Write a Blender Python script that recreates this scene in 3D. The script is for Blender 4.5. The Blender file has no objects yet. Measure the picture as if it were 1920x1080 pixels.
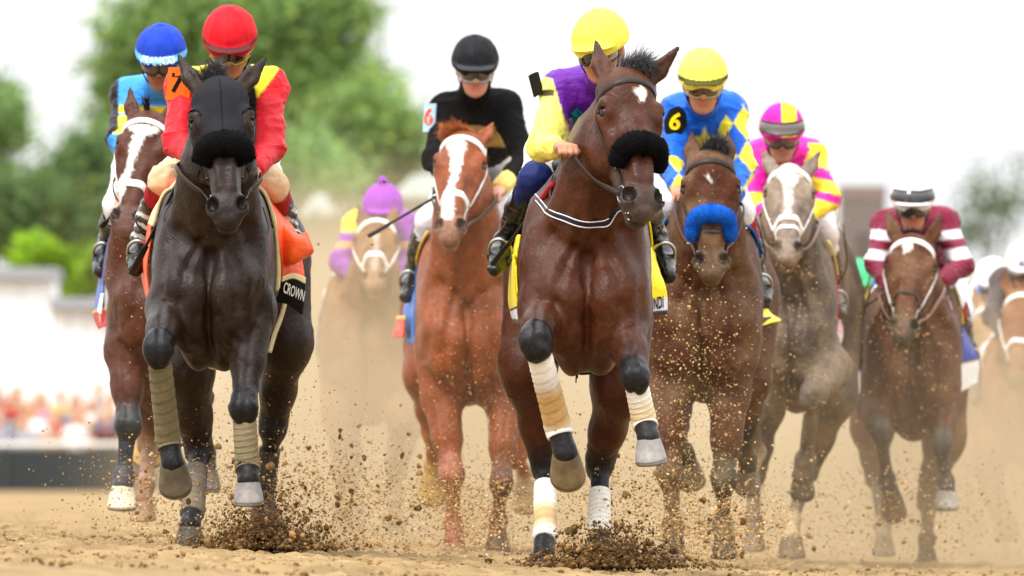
import bpy, math, random
import numpy as np
from mathutils import Vector
random.seed(7); RNG = np.random.default_rng(7)
scn = bpy.context.scene
COLL = scn.collection
# ------------------------------------------------------------------ camera, sky, sun, exposure
FPX = 20600.0                      # focal length in photograph pixels (telephoto)
CAMZ = 0.35
PITCH = math.atan(345.0/FPX)
cam_d = bpy.data.cameras.new('camera'); cam = bpy.data.objects.new('camera', cam_d); COLL.objects.link(cam)
cam.location = (0, 0, CAMZ); cam.rotation_euler = (math.pi/2+PITCH, 0, 0)
cam_d.sensor_width = 36; cam_d.lens = 36*FPX/1920; cam_d.clip_start = 1; cam_d.clip_end = 3000
cam_d.dof.use_dof = True; cam_d.dof.focus_distance = 40.6
cam_d.dof.aperture_fstop = cam_d.lens/60.0
scn.camera = cam
world = bpy.data.worlds.new('World'); scn.world = world; world.use_nodes = True
SUN_EL, SUN_AZ = math.radians(57), math.radians(214)
CLOUD = 7.4
def setup_world():
    nt = world.node_tree; nt.nodes.clear()
    out = nt.nodes.new('ShaderNodeOutputWorld'); bg = nt.nodes.new('ShaderNodeBackground')
    sky = nt.nodes.new('ShaderNodeTexSky'); sky.sky_type = 'NISHITA'; sky.sun_disc = False
    sky.sun_elevation = SUN_EL; sky.sun_rotation = SUN_AZ; sky.air_density = 1.0; sky.dust_density = 6.0; sky.ozone_density = 0.6
    hs = nt.nodes.new('ShaderNodeHueSaturation'); hs.inputs['Saturation'].default_value = 0.12
    # bright overcast: a thin white cloud deck veils most of the clear sky
    nt.links.new(sky.outputs[0], hs.inputs['Color'])
    tc = nt.nodes.new('ShaderNodeTexCoord'); no = nt.nodes.new('ShaderNodeTexNoise'); no.inputs['Scale'].default_value = 2.2; no.inputs['Detail'].default_value = 5
    nt.links.new(tc.outputs['Generated'], no.inputs['Vector'])
    mr = nt.nodes.new('ShaderNodeMapRange'); mr.inputs[3].default_value = CLOUD*0.94; mr.inputs[4].default_value = CLOUD*1.1; nt.links.new(no.outputs['Fac'], mr.inputs[0])
    sc = nt.nodes.new('ShaderNodeVectorMath'); sc.operation = 'SCALE'; sc.inputs[0].default_value = (0.985, 1.0, 1.01); 
    # an overcast sky is about three times brighter overhead than at the horizon
    sx = nt.nodes.new('ShaderNodeSeparateXYZ'); nt.links.new(tc.outputs['Generated'], sx.inputs[0])
    el = nt.nodes.new('ShaderNodeMapRange'); el.inputs[1].default_value = 0.0; el.inputs[2].default_value = 1.0; el.inputs[3].default_value = 1.0; el.inputs[4].default_value = 3.0; nt.links.new(sx.outputs['Z'], el.inputs[0])
    ml = nt.nodes.new('ShaderNodeMath'); ml.operation = 'MULTIPLY'; nt.links.new(mr.outputs[0], ml.inputs[0]); nt.links.new(el.outputs[0], ml.inputs[1]); nt.links.new(ml.outputs[0], sc.inputs['Scale'])
    mx = nt.nodes.new('ShaderNodeMix'); mx.data_type = 'RGBA'; mx.inputs[0].default_value = 0.85
    nt.links.new(hs.outputs[0], mx.inputs[6]); nt.links.new(sc.outputs[0], mx.inputs[7]); nt.links.new(mx.outputs[2], bg.inputs['Color'])
    bg.inputs['Strength'].default_value = 0.15
    nt.links.new(bg.outputs[0], out.inputs[0])
setup_world()
sun_d = bpy.data.lights.new('sun', 'SUN'); sun = bpy.data.objects.new('sun', sun_d); COLL.objects.link(sun)
sun_d.energy = 2.6; sun_d.angle = math.radians(10); sun_d.color = (1.0, 0.95, 0.87)
# azimuth measured so that the sun stands high behind the camera and a little to its left
_sd = Vector((-0.42, -0.62, 1.15)).normalized()
sun.rotation_euler = _sd.to_track_quat('Z', 'Y').to_euler()
scn.view_settings.view_transform = 'Standard'; scn.view_settings.look = 'None'
scn.view_settings.exposure = 0.12; scn.view_settings.gamma = 1.0
scn.view_settings.use_curve_mapping = False
scn.render.engine = 'CYCLES'
scn.cycles.use_denoising = True
scn.cycles.max_bounces = 6; scn.cycles.volume_bounces = 2; scn.cycles.transparent_max_bounces = 8
# ------------------------------------------------------------------ pixel <-> place
CT, ST = math.cos(PITCH), math.sin(PITCH)
def P(px, py, depth):
    cx = (px-960.0)/FPX; cy = (540.0-py)/FPX
    y = CT-cy*ST; k = depth/y
    return np.array([cx*k, depth, CAMZ+(ST+cy*CT)*k])
def proj(V):
    V = np.asarray(V, float); y = V[..., 1]; z = V[..., 2]-CAMZ
    f = y*CT+z*ST; u = -y*ST+z*CT
    return 960+FPX*V[..., 0]/f, 540-FPX*u/f
def nrm(v):
    v = np.asarray(v, float); return v/max(np.linalg.norm(v), 1e-9)
def A(*v): return np.array(v, float)
def srgb(r, g, b):
    c = np.array([r, g, b], float)/255.0
    return np.where(c <= 0.04045, c/12.92, ((c+0.055)/1.055)**2.4)
# ------------------------------------------------------------------ noise
def _h(ix, iy, iz, seed):
    n = (ix.astype(np.int64)*374761393+iy.astype(np.int64)*668265263+iz.astype(np.int64)*2147483647+seed*1274126177) & 0xffffffff
    n = ((n ^ (n >> 13))*1274126177) & 0xffffffff
    n = (n ^ (n >> 16)) & 0xffff
    return n.astype(np.float32)/65535.0
def noise(V, scale, seed=0):
    p = np.asarray(V, float)*scale
    i = np.floor(p).astype(np.int64); f = p-i; f = f*f*(3-2*f)
    r = 0
    for dx in (0, 1):
        wx = f[:, 0] if dx else 1-f[:, 0]
        for dy in (0, 1):
            wy = f[:, 1] if dy else 1-f[:, 1]
            for dz in (0, 1):
                wz = f[:, 2] if dz else 1-f[:, 2]
                r = r+wx*wy*wz*_h(i[:, 0]+dx, i[:, 1]+dy, i[:, 2]+dz, seed)
    return r
def fbm(V, scale, seed=0, octv=3):
    r = 0; a = 0.5; t = 0
    for k in range(octv):
        r = r+a*noise(V, scale*2**k, seed+k*17); t += a; a *= 0.5
    return r/t
# ------------------------------------------------------------------ materials: colour comes from the mesh attribute Col, grain and relief from nodes
def mat(name, rough=0.5, *a_, specks=0.0, wet=0.0, **k_):
    m = _mat(name, rough, *a_, **k_)
    nt = m.node_tree; N = nt.nodes; L = nt.links; b = N['Principled BSDF']; tc = next(n for n in N if n.type == 'TEX_COORD')
    if specks:
        v = N.new('ShaderNodeTexNoise'); v.inputs['Scale'].default_value = 38; v.inputs['Detail'].default_value = 5; v.inputs['Roughness'].default_value = .65; L.new(tc.outputs['Object'], v.inputs['Vector'])
        r = N.new('ShaderNodeMapRange'); r.inputs[1].default_value = .3; r.inputs[2].default_value = .7; r.inputs[3].default_value = .74; r.inputs[4].default_value = 1.28; L.new(v.outputs['Fac'], r.inputs[0])
        x = N.new('ShaderNodeVectorMath'); x.operation = 'SCALE'; src = b.inputs['Base Color'].links[0].from_socket; L.new(src, x.inputs[0]); L.new(r.outputs[0], x.inputs['Scale']); L.new(x.outputs[0], b.inputs['Base Color'])
        bp = next(n for n in N if n.type == 'BUMP'); b2 = N.new('ShaderNodeBump'); b2.inputs['Strength'].default_value = .35; b2.inputs['Distance'].default_value = .012; L.new(v.outputs['Fac'], b2.inputs['Height']); L.new(bp.outputs[0], b2.inputs['Normal']); L.new(b2.outputs[0], b.inputs['Normal'])
        v = N.new('ShaderNodeTexNoise'); v.inputs['Scale'].default_value = 95; v.inputs['Detail'].default_value = 1; L.new(tc.outputs['Object'], v.inputs['Vector'])
        r = N.new('ShaderNodeMapRange'); r.inputs[1].default_value = .70; r.inputs[2].default_value = .74; r.inputs[4].default_value = specks; L.new(v.outputs['Fac'], r.inputs[0])
        x = N.new('ShaderNodeMix'); x.data_type = 'RGBA'; src = b.inputs['Base Color'].links[0].from_socket; L.new(r.outputs[0], x.inputs[0]); L.new(src, x.inputs[6]); x.inputs[7].default_value = (.34, .24, .12, 1); L.new(x.outputs[2], b.inputs['Base Color'])
    if wet:
        v = N.new('ShaderNodeTexNoise'); v.inputs['Scale'].default_value = 5; v.inputs['Detail'].default_value = 5; L.new(tc.outputs['Object'], v.inputs['Vector'])
        r = N.new('ShaderNodeMapRange'); r.inputs[1].default_value = .35; r.inputs[2].default_value = .65; r.inputs[3].default_value = rough-wet; r.inputs[4].default_value = rough+wet; L.new(v.outputs['Fac'], r.inputs[0]); L.new(r.outputs[0], b.inputs['Roughness'])
    return m
def _mat(name, rough=0.5, spec=0.5, var=0.15, vscale=30, bump=0.0, bscale=60, metal=0.0, coat=0.0, sheen=0.0, stretch=None, dust=0.0, bdist=0.01):
    m = bpy.data.materials.new(name); m.use_nodes = True; nt = m.node_tree; N = nt.nodes; L = nt.links
    b = N['Principled BSDF']
    at = N.new('ShaderNodeAttribute'); at.attribute_name = 'Col'
    tc = N.new('ShaderNodeTexCoord')
    n1 = N.new('ShaderNodeTexNoise'); n1.inputs['Scale'].default_value = vscale; n1.inputs['Detail'].default_value = 4
    L.new(tc.outputs['Object'], n1.inputs['Vector'])
    mr = N.new('ShaderNodeMapRange'); mr.inputs[1].default_value = 0.25; mr.inputs[2].default_value = 0.75
    mr.inputs[3].default_value = 1-var; mr.inputs[4].default_value = 1+var
    L.new(n1.outputs['Fac'], mr.inputs[0])
    mx = N.new('ShaderNodeVectorMath'); mx.operation = 'SCALE'
    L.new(at.outputs['Color'], mx.inputs[0]); L.new(mr.outputs[0], mx.inputs['Scale'])
    col = mx.outputs[0]
    if dust > 0:
        n3 = N.new('ShaderNodeTexNoise'); n3.inputs['Scale'].default_value = 5; n3.inputs['Detail'].default_value = 6
        L.new(tc.outputs['Object'], n3.inputs['Vector'])
        m3 = N.new('ShaderNodeMapRange'); m3.inputs[1].default_value = 0.45; m3.inputs[2].default_value = 0.8; m3.inputs[3].default_value = 0; m3.inputs[4].default_value = dust
        L.new(n3.outputs['Fac'], m3.inputs[0])
        mm = N.new('ShaderNodeMix'); mm.data_type = 'RGBA'
        L.new(m3.outputs[0], mm.inputs[0]); L.new(col, mm.inputs[6]); mm.inputs[7].default_value = (0.42, 0.31, 0.18, 1)
        col = mm.outputs[2]
    L.new(col, b.inputs['Base Color'])
    b.inputs['Roughness'].default_value = rough; b.inputs['Specular IOR Level'].default_value = spec
    b.inputs['Metallic'].default_value = metal
    if coat: b.inputs['Coat Weight'].default_value = coat; b.inputs['Coat Roughness'].default_value = 0.15
    if sheen: b.inputs['Sheen Weight'].default_value = sheen; b.inputs['Sheen Roughness'].default_value = 0.4
    if bump > 0:
        src = tc.outputs['Object']
        if stretch:
            mp = N.new('ShaderNodeMapping'); mp.inputs['Scale'].default_value = stretch
            L.new(src, mp.inputs['Vector']); src = mp.outputs[0]
        n2 = N.new('ShaderNodeTexNoise'); n2.inputs['Scale'].default_value = bscale; n2.inputs['Detail'].default_value = 5
        L.new(src, n2.inputs['Vector'])
        bp = N.new('ShaderNodeBump'); bp.inputs['Strength'].default_value = bump; bp.inputs['Distance'].default_value = bdist
        L.new(n2.outputs['Fac'], bp.inputs['Height']); L.new(bp.outputs[0], b.inputs['Normal'])
        rr = N.new('ShaderNodeMapRange'); rr.inputs[3].default_value = max(0.05, rough-0.1); rr.inputs[4].default_value = min(1, rough+0.12)
        L.new(n2.outputs['Fac'], rr.inputs[0]); L.new(rr.outputs[0], b.inputs['Roughness'])
    return m
M = dict(
    coat=mat('horse_coat', 0.38, 0.19, 0.28, 9, 0.35, 160, stretch=(1, 1, 0.25), dust=0.0, bdist=0.005, specks=.12, wet=.12),
    coat_dusty=mat('dusty_horse_coat', 0.52, 0.08, 0.2, 12, 0.35, 200, stretch=(1, 1, 0.25), dust=0.3, bdist=0.005, specks=.5, wet=.12),
    satin=mat('racing_silk', 0.42, 0.14, 0.07, 9, 0.5, 26, sheen=0.06, stretch=(1.0, 1.0, 2.2), bdist=0.012),
    cloth=mat('cloth', 0.8, 0.06, 0.1, 20, 0.4, 60, bdist=0.006),
    breeches=mat('breeches_nylon', 0.6, 0.15, 0.08, 12, 0.5, 30, bdist=0.01),
    helmet=mat('helmet_cover', 0.55, 0.10, 0.06, 30, 0.25, 300, bdist=0.003),
    leather=mat('leather', 0.42, 0.22, 0.2, 60, 0.3, 250, bdist=0.002),
    boot=mat('polished_boot', 0.25, 0.4, 0.15, 40, 0.35, 30, bdist=0.01),
    skin=mat('skin', 0.55, 0.2, 0.1, 40, 0.25, 160, bdist=0.003),
    fleece=mat('fleece', 1.0, 0.05, 0.3, 90, 0.8, 160, bdist=0.01),
    hoof=mat('hoof_horn', 0.5, 0.2, 0.25, 40, 0.5, 60, stretch=(3, 3, 0.5), bdist=0.004, dust=0.25),
    metal=mat('worn_metal', 0.32, 0.5, 0.15, 60, 0.1, 120, metal=1.0),
    gloss=mat('goggle_lens', 0.08, 0.7, 0.3, 12, coat=0.6),
    eye=mat('horse_eye', 0.12, 0.3, 0.1, 20),
    bandage=mat('bandage', 0.85, 0.2, 0.12, 40, 0.5, 90, bdist=0.004, dust=0.3),
    hair=mat('mane_hair', 0.5, 0.15, 0.25, 60),
    dirt=mat('dirt', 0.95, 0.15, 0.35, 60, 0.8, 120, bdist=0.006),
    plain=mat('painted', 0.6, 0.3, 0.1, 20),
    text=mat('lettering', 0.8, 0.05, 0.05, 30),
)
# ------------------------------------------------------------------ meshes and objects
def mesh_from(V, F, name='m', col=None, smooth=True):
    me = bpy.data.meshes.new(name)
    V = np.asarray(V, np.float32)
    if isinstance(F, np.ndarray) and F.ndim == 2:
        n, k = F.shape
        me.vertices.add(len(V)); me.vertices.foreach_set('co', V.ravel())
        me.loops.add(n*k); me.loops.foreach_set('vertex_index', F.astype(np.int32).ravel())
        me.polygons.add(n); me.polygons.foreach_set('loop_start', np.arange(0, n*k, k, dtype=np.int32))
        me.update(calc_edges=True)
    else:
        me.from_pydata(V.tolist(), [], [list(f) for f in F])
    me.polygons.foreach_set('use_smooth', np.full(len(me.polygons), bool(smooth)))
    if col is not None:
        a = me.attributes.new('Col', 'FLOAT_COLOR', 'POINT')
        col = np.asarray(col, np.float32)
        if col.ndim == 1: col = np.tile(col[:3], (len(V), 1))
        c4 = np.ones((len(V), 4), np.float32); c4[:, :3] = col[:, :3]
        a.data.foreach_set('color', c4.ravel())
    return me
def empty(name, loc, label=None, cat=None, group=None, kind=None):
    o = bpy.data.objects.new(name, None); COLL.objects.link(o); o.location = Vector(loc); o.empty_display_size = 0.1
    return tag(o, label, cat, group, kind)
def tag(o, label=None, cat=None, group=None, kind=None):
    for k, v in (('label', label), ('category', cat), ('group', group), ('kind', kind)):
        if v: o[k] = v
    return o
def wloc(o):
    l = np.zeros(3)
    while o is not None:
        l = l+np.array(o.location); o = o.parent
    return l
def obj(name, V, F, m, parent=None, col=(.5, .5, .5), smooth=True, loc=None):
    """one mesh object from world-space vertices; its origin is the parent's origin (or loc)"""
    V = np.asarray(V, float)
    base = wloc(parent) if parent is not None else (np.asarray(loc, float) if loc is not None else np.zeros(3))
    me = mesh_from(V-base, F, name, col, smooth); me.materials.append(M[m] if isinstance(m, str) else m)
    o = bpy.data.objects.new(name, me); COLL.objects.link(o)
    if parent is not None: o.parent = parent
    else: o.location = Vector(base)
    return o
class MB:
    def __init__(s): s.V = []; s.F = []; s.C = []; s.n = 0
    def add(s, V, F, c=(.5, .5, .5)):
        V = np.asarray(V, float); s.V.append(V); s.F += [tuple(int(i)+s.n for i in f) for f in F]; s.n += len(V)
        c = np.asarray(c, float); s.C.append(np.tile(c, (len(V), 1)) if c.ndim == 1 else c)
        return s
    def build(s, name, m, parent=None, smooth=True, loc=None):
        if not s.n: return None
        return obj(name, np.concatenate(s.V), s.F, m, parent, np.concatenate(s.C), smooth, loc)
def catmull(pts, n):
    p = np.asarray(pts, float); k = len(p)
    if k < 3:
        t = np.linspace(0, 1, n)[:, None]; return p[0]*(1-t)+p[-1]*t
    q = np.vstack([2*p[0]-p[1], p, 2*p[-1]-p[-2]])
    u = np.linspace(0, k-1, n); i = np.minimum(u.astype(int), k-2); t = (u-i)[:, None]
    a, b, c, d = q[i], q[i+1], q[i+2], q[i+3]
    return 0.5*((2*b)+(-a+c)*t+(2*a-5*b+4*c-d)*t*t+(-a+3*b-3*c+d)*t**3)
def grid_faces(nr, ns, closed=True):
    F = []
    for r in range(nr-1):
        for s in range(ns if closed else ns-1):
            a = r*ns+s; b = r*ns+(s+1) % ns; F.append((a, b, b+ns, a+ns))
    return F
def frame_along(C):
    T = np.gradient(C, axis=0); T /= np.maximum(np.linalg.norm(T, axis=1, keepdims=True), 1e-9)
    return T
def tube(path, rad, ns=8, n=None, up=None, flat=1.0, caps=True):
    """swept tube: rad per path point (scalar or list); flat squashes it along its normal"""
    p = np.asarray(path, float)
    if n is None: n = max(2, (len(p)-1)*4+1)
    C = catmull(p, n)
    r = np.full(n, rad) if np.isscalar(rad) else np.interp(np.linspace(0, 1, n), np.linspace(0, 1, len(rad)), rad)
    T = frame_along(C); V = []
    u = np.asarray(up if up is not None else (A(0, 0, 1) if abs(T[0][2]) < 0.9 else A(1, 0, 0)), float)
    for i in range(n):
        uu = u-T[i]*np.dot(u, T[i]); uu = nrm(uu); u = uu if up is None else u
        w = np.cross(T[i], uu)
        for k in range(ns):
            a = 2*math.pi*k/ns; V.append(C[i]+r[i]*(math.cos(a)*w+math.sin(a)*uu*flat))
    F = grid_faces(n, ns)
    if caps: F += [tuple(range(ns-1, -1, -1)), tuple(range((n-1)*ns, n*ns))]
    return np.array(V), F
def ribbon(C, Nn, w, t, ns=8):
    """strap: flattened ring swept along points C with surface normals Nn"""
    C = np.asarray(C); n = len(C); T = frame_along(C); V = []
    w = np.full(n, w) if np.isscalar(w) else np.interp(np.linspace(0, 1, n), np.linspace(0, 1, len(w)), w)
    for i in range(n):
        N_ = nrm(Nn[i]-T[i]*np.dot(Nn[i], T[i])); B = np.cross(T[i], N_)
        for k in range(ns):
            a = 2*math.pi*k/ns; ca, sa = math.cos(a), math.sin(a)
            ca = math.copysign(abs(ca)**0.5, ca); sa = math.copysign(abs(sa)**0.5, sa)
            V.append(C[i]+B*ca*w[i]/2+N_*(sa*t/2+t*0.35))
    return np.array(V), grid_faces(n, ns)+[tuple(range(ns-1, -1, -1)), tuple(range((n-1)*ns, n*ns))]
def uvsphere(c, r, nu=12, nv=8, R=None):
    V = []; r = np.asarray(r, float)*np.ones(3); R = np.eye(3) if R is None else R
    for j in range(nv+1):
        th = math.pi*j/nv
        for i in range(nu):
            ph = 2*math.pi*i/nu; V.append(c+R@(r*A(math.sin(th)*math.cos(ph), math.sin(th)*math.sin(ph), math.cos(th))))
    return np.array(V), grid_faces(nv+1, nu)
def box(c, s, R=None):
    c = np.asarray(c, float); R = np.eye(3) if R is None else R
    V = [c+R@(A(x, y, z)*np.asarray(s)/2) for x in (-1, 1) for y in (-1, 1) for z in (-1, 1)]
    return V, [(0, 1, 3, 2), (4, 6, 7, 5), (0, 4, 5, 1), (2, 3, 7, 6), (0, 2, 6, 4), (1, 5, 7, 3)]
def torus(c, R, a, b, r, nu=20, ns=6, arc=(0, 2*math.pi)):
    t = np.linspace(arc[0], arc[1], nu); R = np.asarray(R)
    path = [c+R@(A(a*math.cos(x), b*math.sin(x), 0)) for x in t]
    return tube(path, r, ns, n=len(path))
# ------------------------------------------------------------------ bodies as blended distance fields
class Prim:
    pass
def cap(a, b, ra, rb, tag='', k=0.03, u=None, ku=1.0, ca=None, cb=None, sub=False):
    p = Prim(); p.a = np.asarray(a, float); p.b = np.asarray(b, float); p.ra = ra; p.rb = rb; p.tag = tag; p.k = k; p.ku = ku; p.sub = sub
    ab = p.b-p.a; L2 = float(ab@ab)+1e-12
    p.u = None
    if u is not None and ku != 1.0:
        uu = np.asarray(u, float); uu = uu-ab*(uu@ab)/L2; p.u = nrm(uu)
    p.ca = ca; p.cb = cb if cb is not None else ca
    m = max(ra, rb)*max(1, ku)
    p.lo = np.minimum(p.a, p.b)-m; p.hi = np.maximum(p.a, p.b)+m
    def ev(X, Y, Z, want_t=False):
        qx, qy, qz = X-p.a[0], Y-p.a[1], Z-p.a[2]
        t = np.clip((qx*ab[0]+qy*ab[1]+qz*ab[2])/L2, 0, 1)
        rx, ry, rz = qx-t*ab[0], qy-t*ab[1], qz-t*ab[2]
        if p.u is not None:
            c = (rx*p.u[0]+ry*p.u[1]+rz*p.u[2])*(1/ku-1)
            rx, ry, rz = rx+c*p.u[0], ry+c*p.u[1], rz+c*p.u[2]
        d = np.sqrt(rx*rx+ry*ry+rz*rz)-(ra+t*(rb-ra))
        return (d, t) if want_t else d
    p.ev = ev; return p
def ell(c, r, R=None, tag='', k=0.03, ca=None, sub=False):
    p = Prim(); p.c = np.asarray(c, float); r = np.asarray(r, float); R = np.eye(3) if R is None else np.asarray(R, float)
    p.tag = tag; p.k = k; p.ca = p.cb = ca; p.sub = sub
    e = np.sqrt(((R*r)**2).sum(1)); p.lo = p.c-e; p.hi = p.c+e; p.a = p.b = p.c
    def ev(X, Y, Z, want_t=False):
        qx, qy, qz = X-p.c[0], Y-p.c[1], Z-p.c[2]
        l = [(qx*R[0, i]+qy*R[1, i]+qz*R[2, i])/r[i] for i in range(3)]
        k0 = np.sqrt(l[0]**2+l[1]**2+l[2]**2)
        k1 = np.sqrt((l[0]/r[0])**2+(l[1]/r[1])**2+(l[2]/r[2])**2)+1e-9
        d = np.minimum(k0*(k0-1)/k1, 0.5)
        return (d, d*0) if want_t else d
    p.ev = ev; return p
def loft(secs, tag='', k=0.05, ca=None):
    """trunk along y: rows of (y, cx, cz, half width, half height)"""
    S = catmull(np.asarray(secs, float), 80); p = Prim(); p.tag = tag; p.k = k; p.ca = p.cb = ca; p.sub = False
    y = np.maximum.accumulate(S[:, 0]+np.arange(80)*1e-6); a = np.maximum(S[:, 3], 1e-3); b = np.maximum(S[:, 4], 1e-3)
    p.lo = A((S[:, 1]-a).min(), y[0], (S[:, 2]-b).min()); p.hi = A((S[:, 1]+a).max(), y[-1], (S[:, 2]+b).max()); p.a = p.b = (p.lo+p.hi)/2
    def ev(X, Y, Z, want_t=False):
        f = lambda c: np.interp(np.ravel(Y), y, c).reshape(np.shape(Y))
        aa, bb = f(a), f(b)
        q = np.sqrt(((X-f(S[:, 1]))/aa)**2+((Z-f(S[:, 2]))/bb)**2)
        d = (q-1)*np.minimum(aa, bb)
        out = np.maximum(y[0]-Y, Y-y[-1]); d = np.minimum(np.where(out > 0, np.maximum(d, out), d), 0.5)
        return (d, d*0) if want_t else d
    p.ev = ev; return p
class Field:
    def __init__(s, prims, h, pad=0.05, lo=None, hi=None):
        s.prims = prims; s.h = h
        add = [p for p in prims if not p.sub]
        s.lo = (np.min([p.lo for p in add], 0) if lo is None else lo)-pad; hi = (np.max([p.hi for p in add], 0) if hi is None else hi)+pad
        s.n = np.ceil((hi-s.lo)/h).astype(int)+1
        s.ax = [s.lo[i]+h*np.arange(s.n[i]) for i in range(3)]
        D = np.full(tuple(s.n), 0.3, np.float32)
        for p in prims:
            m = 0.045+p.k
            i0 = np.maximum(np.floor((p.lo-m-s.lo)/h).astype(int), 0); i1 = np.minimum(np.ceil((p.hi+m-s.lo)/h).astype(int)+1, s.n)
            if np.any(i1 <= i0): continue
            sl = tuple(slice(i0[i], i1[i]) for i in range(3))
            X = s.ax[0][sl[0]].astype(np.float32)[:, None, None]; Y = s.ax[1][sl[1]].astype(np.float32)[None, :, None]; Z = s.ax[2][sl[2]].astype(np.float32)[None, None, :]
            d = p.ev(X, Y, Z).astype(np.float32); o = D[sl]; k = p.k
            if p.sub:
                hh = np.maximum(k-np.abs(o+d), 0)/k; D[sl] = np.maximum(o, -d)+hh*hh*k*0.25
            else:
                hh = np.maximum(k-np.abs(o-d), 0)/k; D[sl] = np.minimum(o, d)-hh*hh*k*0.25
        s.D = D
    def sample(s, V):
        V = np.atleast_2d(V); p = (V-s.lo)/s.h; i = np.floor(p).astype(int); ok = np.all((i >= 0) & (i < s.n-1), axis=1)
        i = np.clip(i, 0, s.n-2); f = np.clip(p-i, 0, 1); r = 0
        for dx in (0, 1):
            for dy in (0, 1):
                for dz in (0, 1):
                    w = (f[:, 0] if dx else 1-f[:, 0])*(f[:, 1] if dy else 1-f[:, 1])*(f[:, 2] if dz else 1-f[:, 2])
                    r = r+w*s.D[i[:, 0]+dx, i[:, 1]+dy, i[:, 2]+dz]
        return np.where(ok, r, 0.3)
    def grad(s, V):
        e = s.h; V = np.atleast_2d(V); G = np.stack([s.sample(V+e*np.eye(3)[i])-s.sample(V-e*np.eye(3)[i]) for i in range(3)], 1)
        return G/np.maximum(np.linalg.norm(G, axis=1, keepdims=True), 1e-9)
    def march(s, O, T):
        """from O towards T: first surface point, else the point of least distance"""
        O = np.atleast_2d(O).astype(float); T = np.atleast_2d(T).astype(float)
        L = np.linalg.norm(T-O, axis=1).max(); m = max(4, int(L/(s.h*0.7))); best = O.copy(); bd = np.full(len(O), 9.0); done = np.zeros(len(O), bool)
        for k in range(m+1):
            Q = O+(T-O)*(k/m); d = s.sample(Q)
            up = (~done) & (d < bd); best[up] = Q[up]; bd[up] = d[up]; done |= d <= 0
        for _ in range(3):
            best = best-s.grad(best)*np.clip(s.sample(best), -0.03, 0.03)[:, None]
        return best
    def pix(s, pts, y0, y1):
        """photograph pixels -> points on the surface, looking from the camera between depths y0 and y1"""
        O = np.array([P(x, y, y0) for x, y in pts]); T = np.array([P(x, y, y1) for x, y in pts]); return s.march(O, T)
    def mesh(s, iso=0.0):
        D = s.D-iso; n = np.array(D.shape); S = D < 0
        c = S[:-1, :-1, :-1].astype(np.int8)
        acc = np.zeros(tuple(n-1), np.int8)
        for dx in (0, 1):
            for dy in (0, 1):
                for dz in (0, 1): acc += S[dx:n[0]-1+dx, dy:n[1]-1+dy, dz:n[2]-1+dz]
        idx = np.argwhere((acc > 0) & (acc < 8)); m = len(idx)
        off = np.array([(x, y, z) for x in (0, 1) for y in (0, 1) for z in (0, 1)])
        cv = np.stack([D[idx[:, 0]+o[0], idx[:, 1]+o[1], idx[:, 2]+o[2]] for o in off], 1)
        pos = np.zeros((m, 3)); cnt = np.zeros(m)
        for a in range(8):
            for b in range(a+1, 8):
                if np.abs(off[a]-off[b]).sum() != 1: continue
                va, vb = cv[:, a], cv[:, b]; x = (va < 0) != (vb < 0)
                t = np.where(x, va/np.where(x, va-vb, 1), 0)[:, None]
                pos += np.where(x[:, None], off[a]+(off[b]-off[a])*t, 0); cnt += x
        V = s.lo+s.h*(idx+pos/cnt[:, None])
        cid = np.full(tuple(n-1), -1, np.int32); cid[idx[:, 0], idx[:, 1], idx[:, 2]] = np.arange(m)
        Fs = []
        for ax in range(3):
            o1, o2 = [(1, 2), (2, 0), (0, 1)][ax]
            e = np.zeros(3, int); e[ax] = 1
            a = [slice(1, -1)]*3; a[ax] = slice(0, -1); b = [slice(1, -1)]*3; b[ax] = slice(1, None)
            sa, sb = S[tuple(a)], S[tuple(b)]; ii = np.argwhere(sa != sb); flip = sa[ii[:, 0], ii[:, 1], ii[:, 2]]
            g = ii+1; g[:, ax] = ii[:, ax]
            d1 = np.zeros(3, int); d1[o1] = 1; d2 = np.zeros(3, int); d2[o2] = 1
            q = np.stack([cid[tuple((g-d1-d2).T)], cid[tuple((g-d2).T)], cid[tuple(g.T)], cid[tuple((g-d1).T)]], 1)
            q = np.where(flip[:, None], q, q[:, ::-1]); Fs.append(q)
        F = np.concatenate(Fs); F = F[(F >= 0).all(1)]
        return V, F
    def shade(s, V, sigma=0.012):
        """blend the primitives' colours; also the nearest primitive's tag and its parameter"""
        n = len(V); W = np.zeros(n); C = np.zeros((n, 3)); best = np.full(n, 9.0); tg = np.zeros(n, int); tt = np.zeros(n)
        X, Y, Z = V[:, 0], V[:, 1], V[:, 2]
        for i, p in enumerate(s.prims):
            if p.sub or p.ca is None: continue
            m = np.all((V > p.lo-0.09) & (V < p.hi+0.09), axis=1)
            if not m.any(): continue
            d, t = p.ev(X[m], Y[m], Z[m], True)
            w = np.exp(-np.clip(d, -0.02, 0.2)/sigma); c = p.ca+(p.cb-p.ca)*t[:, None]
            W[m] += w; C[m] += w[:, None]*c
            j = np.where(m)[0]; u = d < best[j]; best[j[u]] = d[u]; tg[j[u]] = i; tt[j[u]] = t[u]
        tags = np.array([p.tag for p in s.prims])
        return C/np.maximum(W, 1e-12)[:, None], tags[tg], tt
def basis(z, x):
    z = nrm(z); x = np.asarray(x, float); x = nrm(x-z*(x@z)); y = np.cross(z, x); return np.stack([x, y, z], 1)
def in_poly(px, py, poly):
    c = np.zeros(len(px), bool); n = len(poly)
    for i in range(n):
        x1, y1 = poly[i]; x2, y2 = poly[(i+1) % n]
        cr = ((y1 > py) != (y2 > py)) & (px < (x2-x1)*(py-y1)/(y2-y1+1e-9)+x1); c ^= cr
    return c
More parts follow.
